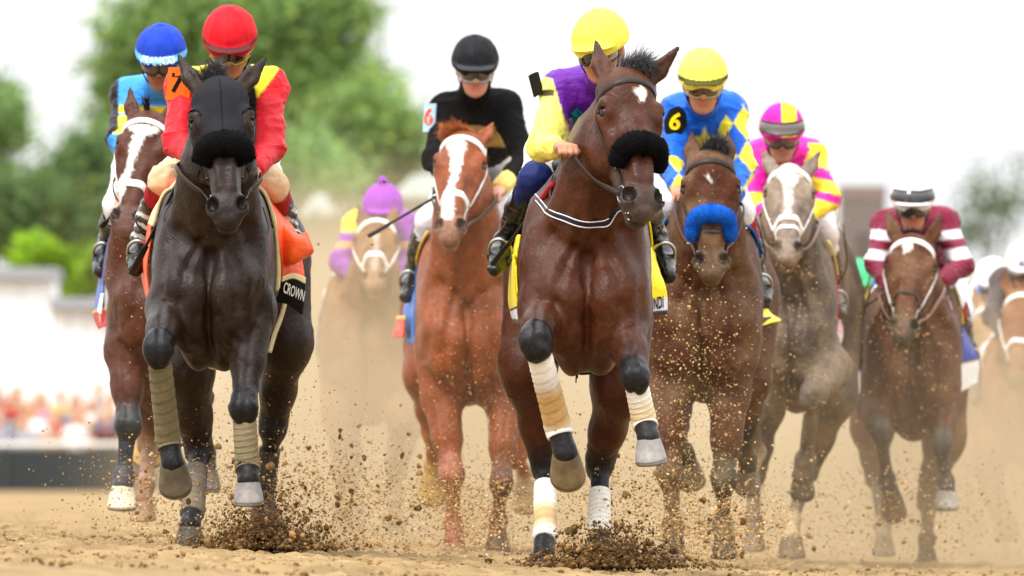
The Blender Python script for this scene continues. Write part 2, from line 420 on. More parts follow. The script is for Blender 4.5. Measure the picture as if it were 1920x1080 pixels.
def soft_line(px, py, line):
    """1 inside a polyline of (x, y, half width), soft over a few pixels"""
    best = np.full(len(px), -99.0)
    for (x1, y1, w1), (x2, y2, w2) in zip(line[:-1], line[1:]):
        dx, dy = x2-x1, y2-y1; t = np.clip(((px-x1)*dx+(py-y1)*dy)/(dx*dx+dy*dy+1e-9), 0, 1)
        best = np.maximum(best, (w1+t*(w2-w1))-np.hypot(px-x1-t*dx, py-y1-t*dy))
    return np.clip(best/4+0.5, 0, 1)
def text_mesh(s, size, bold=0.0):
    cu = bpy.data.curves.new('t', 'FONT'); cu.body = s; cu.size = size; cu.align_x = 'CENTER'; cu.align_y = 'CENTER'; cu.offset = bold; cu.resolution_u = 3
    o = bpy.data.objects.new('t', cu); COLL.objects.link(o); bpy.context.view_layer.update()
    me = o.to_mesh(); V = np.array([v.co[:] for v in me.vertices]); F = [tuple(p.vertices) for p in me.polygons]
    o.to_mesh_clear(); bpy.data.objects.remove(o); bpy.data.curves.remove(cu)
    return V, F
def lettering(name, s, origin, right, up, size, col, parent, bold=0.0, bend=None, xs=1.0):
    """flat lettering standing 2 mm proud of the face it is printed on; bend(V) lays it on a curved face"""
    V, F = text_mesh(s, size, bold*size)
    V = V*A(xs, 1, 1)
    r, u = nrm(right), nrm(up); W = np.asarray(origin)+V[:, :1]*r+V[:, 1:2]*u
    if bend is not None: W = bend(W)
    return obj(name, W, F, 'text', parent, col, smooth=False)
def strands(roots, dirs, length, col, parent, name, rad=0.0016, seg=5, sag=0.3, seed=0, jit=0.35, tipcol=None, m='hair', curl=.08):
    r = np.random.default_rng(seed); V = []; F = []; C = []; n0 = 0; col = np.asarray(col, float)
    for o, d in zip(roots, dirs):
        d = nrm(d+r.normal(0, jit, 3)); L = length*r.uniform(0.55, 1.15); p = np.array(o, float); st = L/seg; c = col*r.uniform(0.6, 1.5)
        wv = nrm(np.cross(d, r.normal(0, 1, 3))); w2 = np.cross(d, wv); cu = r.normal(0, 0.12, 3)
        for k in range(seg+1):
            rr = rad*(1-0.85*k/seg)
            for a in range(3):
                an = 2.094*a; V.append(p+rr*(math.cos(an)*wv+math.sin(an)*w2)); C.append(c)
            if k < seg:
                p = p+d*st; d = nrm(d+cu+A(0, 0, -sag/seg))
                b = n0+k*3
                for a in range(3): F.append((b+a, b+(a+1) % 3, b+3+(a+1) % 3, b+3+a))
        n0 += (seg+1)*3
    return obj(name, np.array(V), np.array(F), m, parent, np.array(C))
# ------------------------------------------------------------------ setting: banked dirt track
def smooth01(x): x = np.clip(x, 0, 1); return x*x*(3-2*x)
def ground_z(x, y):
    return float(-.06*2.2*np.tanh(x/2.2)*(1-smooth01((y-70)/40.)))
def build_ground():
    xs = np.concatenate([-np.geomspace(900, 4.2, 34), np.arange(-4.1, 4.11, .031), np.geomspace(4.2, 900, 34)])
    ys = np.concatenate([np.linspace(-30, 33, 13), np.arange(34, 43, .026), np.arange(43, 56, .07), np.geomspace(56, 2600, 90)])
    X, Y = np.meshgrid(xs, ys); V = np.stack([X, Y, 0*X], -1).reshape(-1, 3)
    b = -.06*2.2*np.tanh(V[:, 0]/2.2)*(1-smooth01((V[:, 1]-70)/40.))
    near = 1-smooth01((V[:, 1]-58)/25); near *= 1-smooth01((np.abs(V[:, 0])-4)/8)
    n = (fbm(V, 1.3, 1, 2)-.5)*.025+(fbm(V, 9, 2, 3)-.5)*.022
    cl = np.clip(noise(V, 26, 3)-.5, 0, 1)*.04+np.clip(noise(V, 13, 4)-.68, 0, 1)*.06+(noise(V, 15, 6)-.5)*.012
    V[:, 2] = b+(n+cl)*near-.012
    ny, nx = X.shape; i = (np.arange(ny-1)[:, None]*nx+np.arange(nx-1)[None]).ravel()
    F = np.stack([i, i+1, i+nx+1, i+nx], 1)
    m = mat('track_dirt', .95, .12, .3, 3, .9, 60, bdist=.02)
    c = srgb(146, 122, 86)*(1+.5*(fbm(V, 4, 9, 3)-.5))[:, None]
    me = mesh_from(V, F, 'ground', c); me.materials.append(m); o = bpy.data.objects.new('ground', me); COLL.objects.link(o); tag(o, kind='structure')
build_ground()
_t = (1+5**.5)/2
ICO_V = np.array([(-1, _t, 0), (1, _t, 0), (-1, -_t, 0), (1, -_t, 0), (0, -1, _t), (0, 1, _t), (0, -1, -_t), (0, 1, -_t), (_t, 0, -1), (_t, 0, 1), (-_t, 0, -1), (-_t, 0, 1)], float)/1.902
ICO_F = np.array([(0, 11, 5), (0, 5, 1), (0, 1, 7), (0, 7, 10), (0, 10, 11), (1, 5, 9), (5, 11, 4), (11, 10, 2), (10, 7, 6), (7, 1, 8), (3, 9, 4), (3, 4, 2), (3, 2, 6), (3, 6, 8), (3, 8, 9), (4, 9, 5), (2, 4, 11), (6, 2, 10), (8, 6, 7), (9, 8, 1)])
OCT_V = np.array([(1, 0, 0), (-1, 0, 0), (0, 1, 0), (0, -1, 0), (0, 0, 1), (0, 0, -1)], float)
OCT_F = np.array([(0, 2, 4), (2, 1, 4), (1, 3, 4), (3, 0, 4), (2, 0, 5), (1, 2, 5), (3, 1, 5), (0, 3, 5)])
def lumps(C, S, col, seed=0, ico=True):
    """many irregular grains at once"""
    r = np.random.default_rng(seed); n = len(C); B, F0 = (ICO_V, ICO_F) if ico else (OCT_V, OCT_F); k = len(B)
    an = r.uniform(.55, 1.25, (n, 1, 3)); W = B[None]*an*r.uniform(.7, 1.25, (n, k, 1))
    ax = r.normal(0, 1, (n, 3)); ax /= np.linalg.norm(ax, axis=1, keepdims=True); th = r.uniform(0, 6.28, n); c, s = np.cos(th)[:, None, None], np.sin(th)[:, None, None]
    a = ax[:, None, :]; W = W*c+np.cross(np.broadcast_to(a, W.shape), W)*s+a*(W*a).sum(-1, keepdims=True)*(1-c)
    V = (C[:, None, :]+W*np.asarray(S).reshape(n, 1, 1)).reshape(-1, 3)
    F = (F0[None]+k*np.arange(n)[:, None, None]).reshape(-1, 3); return V, F, np.repeat(np.broadcast_to(col, (n, 3)), k, 0)
def ground_crumbs():
    r = np.random.default_rng(3); n = 14000; y = r.uniform(33.5, 50, n); x = r.uniform(-1, 1, n)*(y*.052)
    C = np.stack([x, y, 0*x], 1); C[:, 2] = -.06*2.2*np.tanh(x/2.2)+(fbm(C, 1.3, 1, 2)-.5)*.025+(fbm(C, 9, 2, 3)-.5)*.022-.004
    S = .0025+.012*r.random(n)**4; col = srgb(136, 104, 64)*r.uniform(.45, 1.15, (n, 1))
    V, F, c = lumps(C, S, col, 4); o = obj('dirt_crumbs', V, F, 'dirt', None, c); tag(o, 'loose crumbs of dirt littering the surface of the track', 'dirt', kind='stuff')
ground_crumbs()
# ------------------------------------------------------------------ background: barrier, crowd, pavilion, trees
def barrier():
    y0 = 206.; t = empty('track_barrier', A(-6, y0, 0), 'long dark low barrier along the far edge of the dirt track', 'barrier')
    for k in range(16):
        V, F = box(A(-14.5+k*2.0, y0, .38), (1.97, .12, .78)); obj('panel', V, F, 'plain', t, srgb(40, 46, 48), smooth=False)
    for k in range(17):
        V, F = box(A(-15.5+k*2.0, y0-.09, .40), (.09, .05, .86)); obj('post', V, F, 'plain', t, srgb(56, 60, 60), smooth=False)
    V, F = tube([A(-16, y0, .86), A(17, y0, .86)], .05, 8, n=2); obj('top_rail', V, F, 'plain', t, srgb(225, 222, 214))
barrier()
def crowd():
    r = np.random.default_rng(12); cols = [('red', srgb(170, 40, 48)), ('white', srgb(225, 222, 220)), ('pink', srgb(200, 130, 146)), ('blue', srgb(60, 80, 140)), ('yellow', srgb(200, 170, 80)), ('maroon', srgb(80, 24, 44)), ('grey', srgb(140, 142, 152)), ('tan', srgb(160, 130, 105))]
    sk = srgb(205, 155, 125); meshes = []
    for v in range(3):
        ar = [(.30, -.05, .95), (.26, -.22, 1.25), (.34, -.1, 1.62)][v]
        S_ = A(.5, .5, .5)
        pr = [cap(A(0, 0, 1.35), A(0, 0, .95), .15, .13, 'shirt', .05, A(1, 0, 0), 1.25, ca=S_), cap(A(-.16, 0, 1.40), A(.16, 0, 1.40), .08, .08, 'shirt', .05, ca=S_), ell(A(0, -.01, 1.66), A(.08, .095, .115), None, 'skin', .02, ca=sk), cap(A(0, 0, 1.45), A(0, 0, 1.58), .06, .05, 'skin', .03, ca=sk), cap(A(0, -.08, 1.66), A(0, -.105, 1.63), .014, .02, 'skin', .01, ca=sk), ell(A(0, .03, 1.70), A(.085, .09, .09), None, 'hair', .01, ca=srgb(60, 42, 30))]
        for s in (-1, 1):
            el = A(s*.27, -.02, 1.12); ha = A(s*ar[0], ar[1], ar[2]) if s > 0 or v != 1 else A(s*.25, -.25, 1.2)
            pr += [cap(A(s*.2, 0, 1.40), el, .06, .05, 'shirt', .03, ca=S_), cap(el, ha, .045, .035, 'skin', .03, ca=sk), ell(ha, A(.045, .03, .05), None, 'skin', .02, ca=sk), cap(A(s*.09, 0, .95), A(s*.1, -.02, .5), .085, .065, 'trousers', .04, ca=srgb(70, 74, 90)), cap(A(s*.1, -.02, .5), A(s*.1, .0, .06), .06, .045, 'trousers', .03, ca=srgb(70, 74, 90)), cap(A(s*.1, .02, .04), A(s*.1, -.14, .04), .04, .035, 'shoe', .02, ca=srgb(40, 36, 34))]
        f = Field(pr, .034); V, F = f.mesh(); c, tg, tt = f.shade(V, .015); meshes.append((V, F, c, tg))
    cache = {}
    for row in range(5):
        for k in range(17):
            x = -12.4+k*.52+r.uniform(-.12, .12)+row*.2; y = 208+row*.9+r.uniform(-.2, .2); z = -.32+row*.13
            v = int(r.integers(3)); ci = int(r.integers(len(cols)))
            if (v, ci) not in cache:
                V, F, c, tg = meshes[v]; cc = c.copy(); cc[tg == 'shirt'] = cols[ci][1]
                me = mesh_from(V, F, 'spectator', cc); me.materials.append(M['cloth']); cache[(v, ci)] = me
            o = bpy.data.objects.new('person', cache[(v, ci)]); COLL.objects.link(o); o.location = (x, y, z); s = r.uniform(.92, 1.05); o.scale = (s, s, s); o.rotation_euler = (0, 0, r.uniform(-.5, .5))
            tag(o, 'blurred spectator in a %s top standing in the crowd behind the dark barrier' % cols[ci][0], 'spectator', 'spectators in %s tops behind the barrier' % cols[ci][0])
    st = MB()
    for row in range(5):
        V, F = box(A(-8.2, 208+row*.9, (-.32+row*.13)-.3), (10.4, .9-.01, .6)); st.add(V, F, srgb(150, 148, 145))
    o = st.build('terrace', 'plain', None, False, A(-8.2, 210, 0)); tag(o, 'low stepped concrete stand under the blurred spectators', 'stand')
crowd()
def pavilion():
    y = 216.; X = lambda px: P(px, 500, y)[0]; Z = lambda py: P(0, py, y)[2]
    t = empty('white_pavilion', A(X(100), y, 0), 'long white pavilion with a stepped grey roof edge behind the crowd', 'pavilion')
    for k, (a, b, tp) in enumerate(((-260, -80, 505), (-80, 100, 522), (100, 190, 578), (190, 420, 596))):
        n = 3
        for j in range(n):
            xa = X(a)+(X(b)-X(a))*j/n; xb = X(a)+(X(b)-X(a))*(j+1)/n
            V, F = box(A((xa+xb)/2, y+1.5, (Z(tp)-.1)/2), (xb-xa-.012, 3, Z(tp)+.1)); obj('wall_panel', V, F, 'plain', t, srgb(236, 236, 236), smooth=False)
        V, F = box(A((X(a)+X(b))/2, y+1.45, Z(tp)+.10), (X(b)-X(a)+.12, 3.4, .22)); obj('roof_edge', V, F, 'plain', t, srgb(150, 152, 158), smooth=False)
pavilion()
def canopy(px, py, w, y, label):
    """white marquee whose roof shows over the hedge"""
    c = P(px, py, y); t = empty('tent', A(c[0], y, 0), label, 'tent'); hw = w/2; tp = c[2]
    V = [A(c[0]-hw, y-2, tp-.35), A(c[0]+hw, y-2, tp-.35), A(c[0]+hw, y+2, tp-.35), A(c[0]-hw, y+2, tp-.35), A(c[0]-hw*.3, y, tp+.2), A(c[0]+hw*.3, y, tp+.2)]
    V = np.concatenate([V, np.array(V)-A(0, 0, .06)]); F = [(0, 1, 5, 4), (1, 2, 5), (2, 3, 4, 5), (3, 0, 4), (7, 6, 10, 11), (8, 7, 11), (9, 8, 11, 10), (6, 9, 10), (0, 6, 7, 1), (1, 7, 8, 2), (2, 8, 9, 3), (3, 9, 6, 0)]
    obj('tent_roof', V, F, 'plain', t, srgb(140, 150, 144), smooth=False)
    V, F = box(A(c[0], y, (tp-.42)/2), (w-.2, 3.6, tp-.42)); obj('tent_wall', V, F, 'plain', t, srgb(130, 140, 128), smooth=False)
canopy(600, 380, .9, 245, 'white tent roof blurred below the tall tree, left of the purple rider')
canopy(790, 345, 1.4, 250, 'white tent roof blurred behind the purple rider, right of the tall tree')
def tower():
    y = 250.; c = P(1617, 345, y); w = (P(1660, 0, y)-P(1575, 0, y))[0]; t = empty('brick_tower', A(c[0], y, 0), 'square brown tower standing blurred behind the maroon rider', 'tower')
    V, F = box(A(c[0], y, c[2]/2-.3), (w, w, c[2])); obj('shaft', V, F, 'plain', t, srgb(112, 102, 98), smooth=False)
    V, F = box(A(c[0], y, c[2]-.2), (w+.03, w+.03, .3)); obj('coping', V, F, 'plain', t, srgb(124, 110, 104), smooth=False)
    for k in range(4):
        V, F = box(A(c[0], y-w/2-.03, c[2]*(.2+.2*k)), (w*.3, .05, .5)); obj('window', V, F, 'plain', t, srgb(92, 82, 78), smooth=False)
tower()
def tree(label, clumps, y, leaf, nl, col, name='tree', trunk=None, tr=.22, bark=srgb(92, 76, 60), seed=0, cs=.55):
    """clumps: photograph ellipses (px, py, rx, ry) filled with leaves at depth y"""
    r = np.random.default_rng(seed); k = FPX/y; pts = []; shade = []; area = sum(c[2]*c[3] for c in clumps)
    c0 = np.mean([[c[0], c[1]] for c in clumps], 0); tx = trunk if trunk is not None else c0[0]; bx = P(tx, 900, y)[0]
    t = empty(name, A(bx, y, 0), label, 'tree' if name == 'tree' else 'bush'); ends = []
    for (px, py, rx, ry) in clumps:
        c = P(px, py, y); a, b = rx/k, ry/k; ends.append(c); n = max(4, int(.8*nl*rx*ry/area)); m = max(3, n//75)
        d = r.normal(0, 1, (m, 3)); d /= np.linalg.norm(d, axis=1, keepdims=True); cc = c+d*(r.random((m, 1))**.38)*A(a, min(a, b), b)
        i = r.integers(0, m, n); shade.append((r.uniform(.55, 1.45, m))[i]); pts.append(cc[i]+r.normal(0, cs, (n, 3))*A(1, 1, .8)*min(1., a*.8))
    Q = np.concatenate(pts); n = len(Q); a = r.normal(0, 1, (n, 3)); a /= np.linalg.norm(a, axis=1, keepdims=True); b = r.normal(0, 1, (n, 3)); b -= a*(a*b).sum(1, keepdims=True); b /= np.linalg.norm(b, axis=1, keepdims=True)
    s = leaf*r.uniform(.6, 1.2, (n, 1)); V = np.stack([Q-a*s, Q-b*s*.5, Q+a*s, Q+b*s*.5], 1).reshape(-1, 3)
    C = np.asarray(col)*r.uniform(.7, 1.3, (n, 1))*np.concatenate(shade)[:, None]*np.where(r.random((n, 1)) < .15, A(1.5, 1.25, .8), A(1, 1, 1))
    o = obj('crown', V, np.arange(4*n).reshape(-1, 4), 'leaf_mat' if 0 else LEAF, t, np.repeat(C, 4, 0), smooth=False)
    mb = MB(); top = max(e[2] for e in ends); mid = A(bx, y, top*.45)
    V, F = tube([A(bx, y, -.1), A(bx+.1, y, top*.22), mid, A(bx, y+.1, top*.8)], [tr*1.3, tr, tr*.75, tr*.25], 9, n=14); mb.add(V, F, bark)
    for e in ends:
        V, F = tube([A(bx, y, top*r.uniform(.25, .5)), (mid+e)/2+A(0, 0, -.2), e], [tr*.45, tr*.3, tr*.08], 6, n=8); mb.add(V, F, bark)
        for q in range(3):
            e2 = e+r.normal(0, .8, 3); V, F = tube([(mid+e)/2, e2], [tr*.18, tr*.04], 5, n=4); mb.add(V, F, bark)
    mb.build('trunk', 'dirt', t)
def leaf_material():
    m = mat('leaves', .55, .3, .25, 4); b = m.node_tree.nodes['Principled BSDF']; b.inputs['Subsurface Weight'].default_value = 0.0
    nt = m.node_tree; tr = nt.nodes.new('ShaderNodeBsdfTranslucent'); mx = nt.nodes.new('ShaderNodeMixShader'); mx.inputs[0].default_value = .6
    src = b.inputs['Base Color'].links[0].from_socket; nt.links.new(src, tr.inputs[0]); out = nt.nodes['Material Output']
    nt.links.new(b.outputs[0], mx.inputs[1]); nt.links.new(tr.outputs[0], mx.inputs[2]); nt.links.new(mx.outputs[0], out.inputs[0]); return m
LEAF = leaf_material()
G1 = A(.20, .31, .10); G2 = A(.18, .29, .11); G3 = A(.25, .42, .03)
tree('tall green tree standing behind the blue helmeted rider', [(300, 60, 90, 75), (250, 150, 65, 80), (360, 20, 80, 50), (330, 190, 100, 90), (240, 260, 60, 70)], 300, .17, 12000, G1, trunk=290, seed=1)
tree('tallest green tree, right of the red helmeted rider', [(450, 60, 70, 60), (560, 60, 120, 80), (640, 30, 60, 55), (470, 130, 90, 90), (610, 150, 90, 85), (540, 230, 110, 90), (660, 200, 55, 70)], 300, .17, 17000, G1*1.15, trunk=550, seed=2)
tree('lower green tree at the right end of the trees, above the purple rider', [(690, 230, 70, 65), (740, 270, 55, 50), (650, 300, 80, 55), (720, 310, 60, 35)], 290, .15, 9000, G1*1.1, trunk=690, seed=3)
tree('green tree cut off by the left edge of the picture', [(-40, 220, 65, 70), (0, 260, 40, 70), (-60, 330, 70, 60)], 310, .17, 5000, G2*1.1, trunk=-30, seed=4)
tree('dark green tree behind the pavilion, at the left edge', [(40, 390, 80, 65), (-30, 400, 60, 70), (100, 430, 70, 55)], 280, .15, 6000, G2*.8, trunk=30, seed=5)
tree('dark green tree behind the pavilion, next to the bay horse with the broad blaze', [(150, 370, 70, 70), (210, 400, 70, 70), (180, 300, 60, 60), (110, 340, 50, 50)], 285, .15, 7000, G2*.85, trunk=170, seed=6)
tree('green tree low behind the dark bay horse with the orange cloth', [(430, 330, 110, 70), (560, 330, 90, 50), (330, 330, 70, 80)], 280, .15, 8000, G2*1.2, trunk=450, seed=14)
tree('bright yellow green bush showing over the pavilion roof at left', [(90, 470, 50, 40), (60, 500, 45, 35), (110, 500, 40, 40)], 232, .09, 4500, G3, 'bush', trunk=85, tr=.08, seed=7, cs=.3)
tree('bright green bush showing over the lower roof step beside the horse', [(160, 510, 38, 45), (190, 490, 40, 40), (150, 545, 40, 35)], 234, .09, 4500, G3*.9, 'bush', trunk=165, tr=.08, seed=8, cs=.3)
tree('pale thin leaved tree beyond the right end of the pack', [(1850, 390, 75, 60), (1800, 430, 50, 40), (1895, 340, 45, 50)], 420, .12, 2200, A(.10, .14, .06), trunk=1860, tr=.16, seed=9)

for _i, (_x0, _t) in enumerate(((470, 'between the black hooded horse and the sandy horse'), (570, 'left of the purple rider'), (670, 'straight behind the purple rider'), (770, 'right of the purple rider'), (880, 'behind the chestnut horse'))):
    tree('dusty green hedge bush %s' % _t, [(_x0, 440, 60, 38), (_x0-20, 500, 55, 45), (_x0+30, 520, 55, 50), (_x0, 590, 60, 50)], 236+_i, .10, 3600, A(.10, .14, .05), 'hedge_bush', trunk=_x0, tr=.07, seed=20+_i, cs=.35)
# ------------------------------------------------------------------ horses
DARK = srgb(34, 30, 30); WHITE = srgb(228, 224, 216); STEEL = srgb(150, 150, 150)
def hoof(C, axis, toe, parent, col, s=1.0, shoe=True):
    a = nrm(axis); f = nrm(np.asarray(toe, float)-a*np.dot(toe, a)); b = np.cross(a, f); V = []; C_ = []
    col = np.asarray(col, float); prof = [(-.012, .036, 0), (0, .044, .0), (.02, .048, .009), (.045, .054, .021), (.068, .060, .032), (.078, .061, .036), (.080, .05, .036), (.074, .01, .03)]
    ns = 18
    for h, r, o in prof:
        for k in range(ns):
            an = 2*math.pi*k/ns; x, y = math.sin(an), math.cos(an)
            yy = y*1.08 if y > 0 else y*0.8
            V.append(np.asarray(C)+s*(a*(h-(0.012*(1-y)/2 if 0 < h < .05 else 0))+f*(o+r*yy)+b*r*x))
            C_.append(col*(0.8 if h < 0.03 else 1.0))
    F = grid_faces(len(prof), ns)+[tuple(range(ns-1, -1, -1)), tuple(range((len(prof)-1)*ns, len(prof)*ns))]
    h = obj('hoof', np.array(V), F, 'hoof', parent, np.array(C_))
    if shoe:
        t = np.linspace(-2.5, 2.5, 22); path = [np.asarray(C)+s*(a*.083+f*(.036+.054*math.cos(x)*(1.08 if abs(x) < 1.57 else .85))+b*.054*math.sin(x)) for x in t]
        V, F = tube(path, .0075*s, 6, n=22)
        obj('horseshoe', V, F, 'metal', h, srgb(140, 138, 132))
    return h
def leg_prims(pr, pts, hind, coat, point, ls, sock=None, tag='leg', top=None, flex=False):
    n = len(pts); K = lambda i: pts[i]
    wl = lambda a, b: (b-a)
    if not hind:
        E, Kn, Fk, Co = pts
        d = nrm(Kn-E); lat = nrm(np.cross(d, A(0, 1, 0)) if abs(d[1]) < .9 else A(1, 0, 0))
        if top is not None: pr.append(cap(top, E,   .105*ls, .086*ls, tag, .06, ca=coat, cb=coat))
        mid = E+(Kn-E)*.55
        pr.append(cap(E, mid, .078*ls, .059*ls, tag, .04, ca=coat, cb=coat)); pr.append(cap(mid, Kn, .058*ls, .039*ls, tag, .03, ca=coat, cb=point))
        R = basis(d, lat); pr.append(ell(E+(Kn-E)*.28+A(0, -.012, 0), A(.056, .066, .15)*ls, np.stack([lat, np.cross(d, lat), d], 1), tag, .04, ca=coat))
        kd = nrm(nrm(E-Kn)+nrm(Fk-Kn)) if flex else A(0, 1, 0)
        kR = basis(nrm(nrm(Kn-E)+nrm(Fk-Kn)), lat); pr.append(ell(Kn-kd*.004, A(.054, .046, .074)*ls*(1.08 if flex else 1), kR[:, [1, 0, 2]] if False else kR, tag, .03, ca=point))
        pr.append(ell(Kn-kd*.022*ls, A(.046, .034, .040)*ls, None, tag, .02, ca=point))
        pr.append(ell(Kn+A(0, .035, 0.02)*ls, A(.022, .022, .03)*ls, None, tag, .02, ca=point))
        rk = .033
    else:
        Hp, St, Kn, Fk, Co = pts
        d = nrm(Kn-St); lat = A(1, 0, 0)
        pr.append(cap(Hp, St, .18*ls, .128*ls, tag, .08, A(1, 0, 0), .85, ca=coat, cb=coat))
        mid = St+(Kn-St)*.6
        pr.append(cap(St, mid, .122*ls, .075*ls, tag, .05, A(1, 0, 0), .85, ca=coat, cb=coat)); pr.append(cap(mid, Kn, .074*ls, .052*ls, tag, .04, ca=coat, cb=point))
        pr.append(ell(Kn, A(.052, .068, .078)*ls, None, tag, .03, ca=point)); pr.append(cap(Kn+A(0, .05, .075)*ls, Kn+A(0, .05, -.03)*ls, .024*ls, .026*ls, tag, .025, ca=point))
        rk = .037
    cd = nrm(Fk-Kn); bk = nrm(A(0, 1, 0)-cd*cd[1]) if abs(cd[1]) < .95 else A(0, 0, 1)
    sk = point if sock is None else sock
    pr.append(cap(Kn, Fk, rk*ls, .030*ls, tag, .02, ca=point, cb=point))
    pr.append(cap(Kn+bk*.024*ls+cd*.05, Fk+bk*.02*ls, .021*ls, .021*ls, tag, .016, ca=point, cb=point))
    pr.append(ell(Fk, A(.043, .045, .047)*ls, None, tag, .02, ca=sk)); pr.append(ell(Fk+bk*.026*ls, A(.034, .026, .034)*ls, None, tag, .02, ca=sk))
    pr.append(cap(Fk, Co, .036*ls, .043*ls, tag, .02, ca=sk, cb=sk))
def bandage(pts, hind, parent, cols, ls, t0=.16, t1=1.0, rr=1.0):
    Kn, Fk, Co = pts[-3:]
    p = [Kn+(Fk-Kn)*t for t in np.linspace(t0, t1, 6)]; r = [.043, .0435, .044, .044, .045, .0475]
    if t1 >= 1: p.append(Fk+(Co-Fk)*.35); r.append(.0455)
    n = 64; V, F = tube(p, np.array(r)*ls*rr, 18, n=n)
    V = V.reshape(n, 18, 3); ctr = V.mean(1, keepdims=True)
    k = np.arange(n)[:, None]; s = np.arange(18)[None, :]
    saw = ((k/n*9+s/18.0) % 1.0); V = ctr+(V-ctr)*(1+0.05*saw+0.018*np.sin(k*1.7+s))[..., None]
    t = (k/n+0*s); c = np.zeros((n, 18, 3))
    for i in range(3): c[..., i] = np.interp(t, np.linspace(0, 1, len(cols)), [q[i] for q in cols])
    c *= (1-0.16*(saw < .12))[..., None]
    return obj('leg_bandage', V.reshape(-1, 3), F, 'bandage', parent, c.reshape(-1, 3))
class Horse: pass
HORSES = []; D_ = None
def make_horse(label, D, c, name='racehorse', group='racehorses galloping in the pack'):
    H = Horse(); H.D = D; H.c = c
    q = lambda t: P(t[0], t[1], D+t[2])
    coat = np.asarray(c['coat'], float); point = np.asarray(c.get('point', DARK), float); muz = np.asarray(c.get('muzzle', point), float)
    h = c.get('h', .0095); ls = c.get('ls', .94)
    base = P(c['cx'], 900, D+.8); base[2] = ground_z(base[0], base[1])
    root = empty(name, base, label, 'horse', group); H.root = root
    poll, nose = q(c['poll']), q(c['nose']); av = nrm(nose-poll); L = np.linalg.norm(nose-poll); g = L/.625; gw = c.get('gs', 1.15)*g
    yaw = math.radians(c.get('yaw', 0)); roll = math.radians(c.get('roll', 0)); nv = A(math.sin(yaw), -math.cos(yaw), 0); nv = nrm(nv-av*(nv@av)); lv = np.cross(nv, av)
    if lv[0] < 0: lv = -lv
    H.hp = lambda l, a, n: poll+lv*l*gw+av*a*g+nv*n*gw
    hp = H.hp; HR = np.stack([lv, av, nv], 1); H.av, H.nv, H.lv, H.g, H.gw, H.poll = av, nv, lv, g, gw, poll
    hd = c.get('head_col', coat); S = A(gw, g, gw); pr = []
    e = lambda ct, r, tag='head', k=.02, col=None, sub=False, R=HR: pr.append(ell(hp(*ct), A(*r)*S, R, tag, k, ca=(hd if col is None else col), sub=sub))
    # --- trunk first
    cx = c['cx']; top = P(cx, c['top'], D+.5)[2]; bot = P(cx, c['bot'], D+.5)[2]; hw = c['hw']*.93
    x0 = P(cx, 500, D)[0]; x1 = P(c['hipx'], 500, D+1.5)[0]; X = lambda y: x0+(x1-x0)*y/1.5
    zc = (top+bot)/2; b = (top-bot)/2; zb = P(cx, c['breast'], D)[2]
    secs = [(-.10, X(0), zb, .02, .02), (-.07, X(0), zb, hw*.45, .11), (.0, X(0), zb-.01, hw*.74, .18), (.12, X(.1), (zb+zc)/2, hw*.93, .26), (.28, X(.3), zc, hw*1.0, b*.93), (.55, X(.55), zc, hw*.92, b),
            (.85, X(.85), zc+.02, hw*.94, b*.97), (1.15, X(1.15), zc+.06, hw*(1+c.get('hipw', 1))/2, b*.86), (1.45, X(1.45), zc+.09, hw*1.12*c.get('hipw', 1), b*.78), (1.7, X(1.7), zc+.09, hw*.95*c.get('hipw', 1), b*.62), (1.85, X(1.85), zc+.1, hw*.4, b*.3), (1.9, X(1.9), zc+.1, .02, .02)]
    secs = [(D+s[0],)+tuple(s[1:]) for s in secs]
    H.X = X; H.zc = zc; H.b = b; H.hw = hw
    pr.append(loft(secs, 'trunk', .05, ca=coat))
    # pectorals, shoulder points and blades
    for s in (-1, 1):
        pr.append(ell(A(x0+s*hw*.40, D-.045, zb-.03), A(hw*.42, .095, .18), None, 'chest', .032, ca=coat))
        pr.append(ell(A(x0+s*hw*.66, D+.02, zb+.02), A(hw*.36, .13, .18), None, 'chest', .045, ca=coat))
        pr.append(ell(A(X(.2)+s*hw*.78, D+.22, zb+.12), A(hw*.26, .19, .26), None, 'chest', .09, ca=coat))
        pr.append(ell(A(x0+s*hw*.24, D+.10, zb-.15), A(hw*.30, .14, .13), None, 'chest', .06, ca=coat))
    # --- neck
    nk = [(poll+av*.075*g-nv*.155*gw, .078*gw, .115*g)]+[(q(t[:3]), t[3], t[4]) for t in c['neck']]
    for (p1, l1, d1), (p2, l2, d2) in zip(nk[:-1], nk[1:]):
        ku = (l1/d1+l2/d2)/2; pr.append(cap(p1, p2, d1, d2, 'neck', .06, A(1, 0, 0), ku, ca=coat, cb=coat))
    p2 = nk[-1][0]
    for s in (-1, 1):
        a0 = hp(s*.045, .24, -.20); pr.append(cap(a0, A(p2[0]+s*.05, D-.02, zb+.12), .036, .05, 'neck', .05, ca=coat, cb=coat))
        a1 = hp(s*.05, .14, -.2); pr.append(cap(a1, A(p2[0]+s*hw*.55, D+.08, zb+.16), .05, .08, 'neck', .08, ca=coat, cb=coat))
    # --- head
    e((0, .065, -.085), (.082, .11, .085), k=.03)
    pr.append(cap(hp(0, .06, -.068), hp(0, .25, -.075), .068*gw, .060*gw, 'head', .03, lv, 1.28, ca=hd, cb=hd))
    pr.append(cap(hp(0, .22, -.058), hp(0, .50, -.05), .054*gw, .043*gw, 'head', .025, lv, 1.06, ca=hd, cb=hd))
    pr.append(cap(hp(0, .30, -.15), hp(0, .55, -.10), .050*gw, .034*gw, 'head', .03, lv, 1.08, ca=hd, cb=muz))
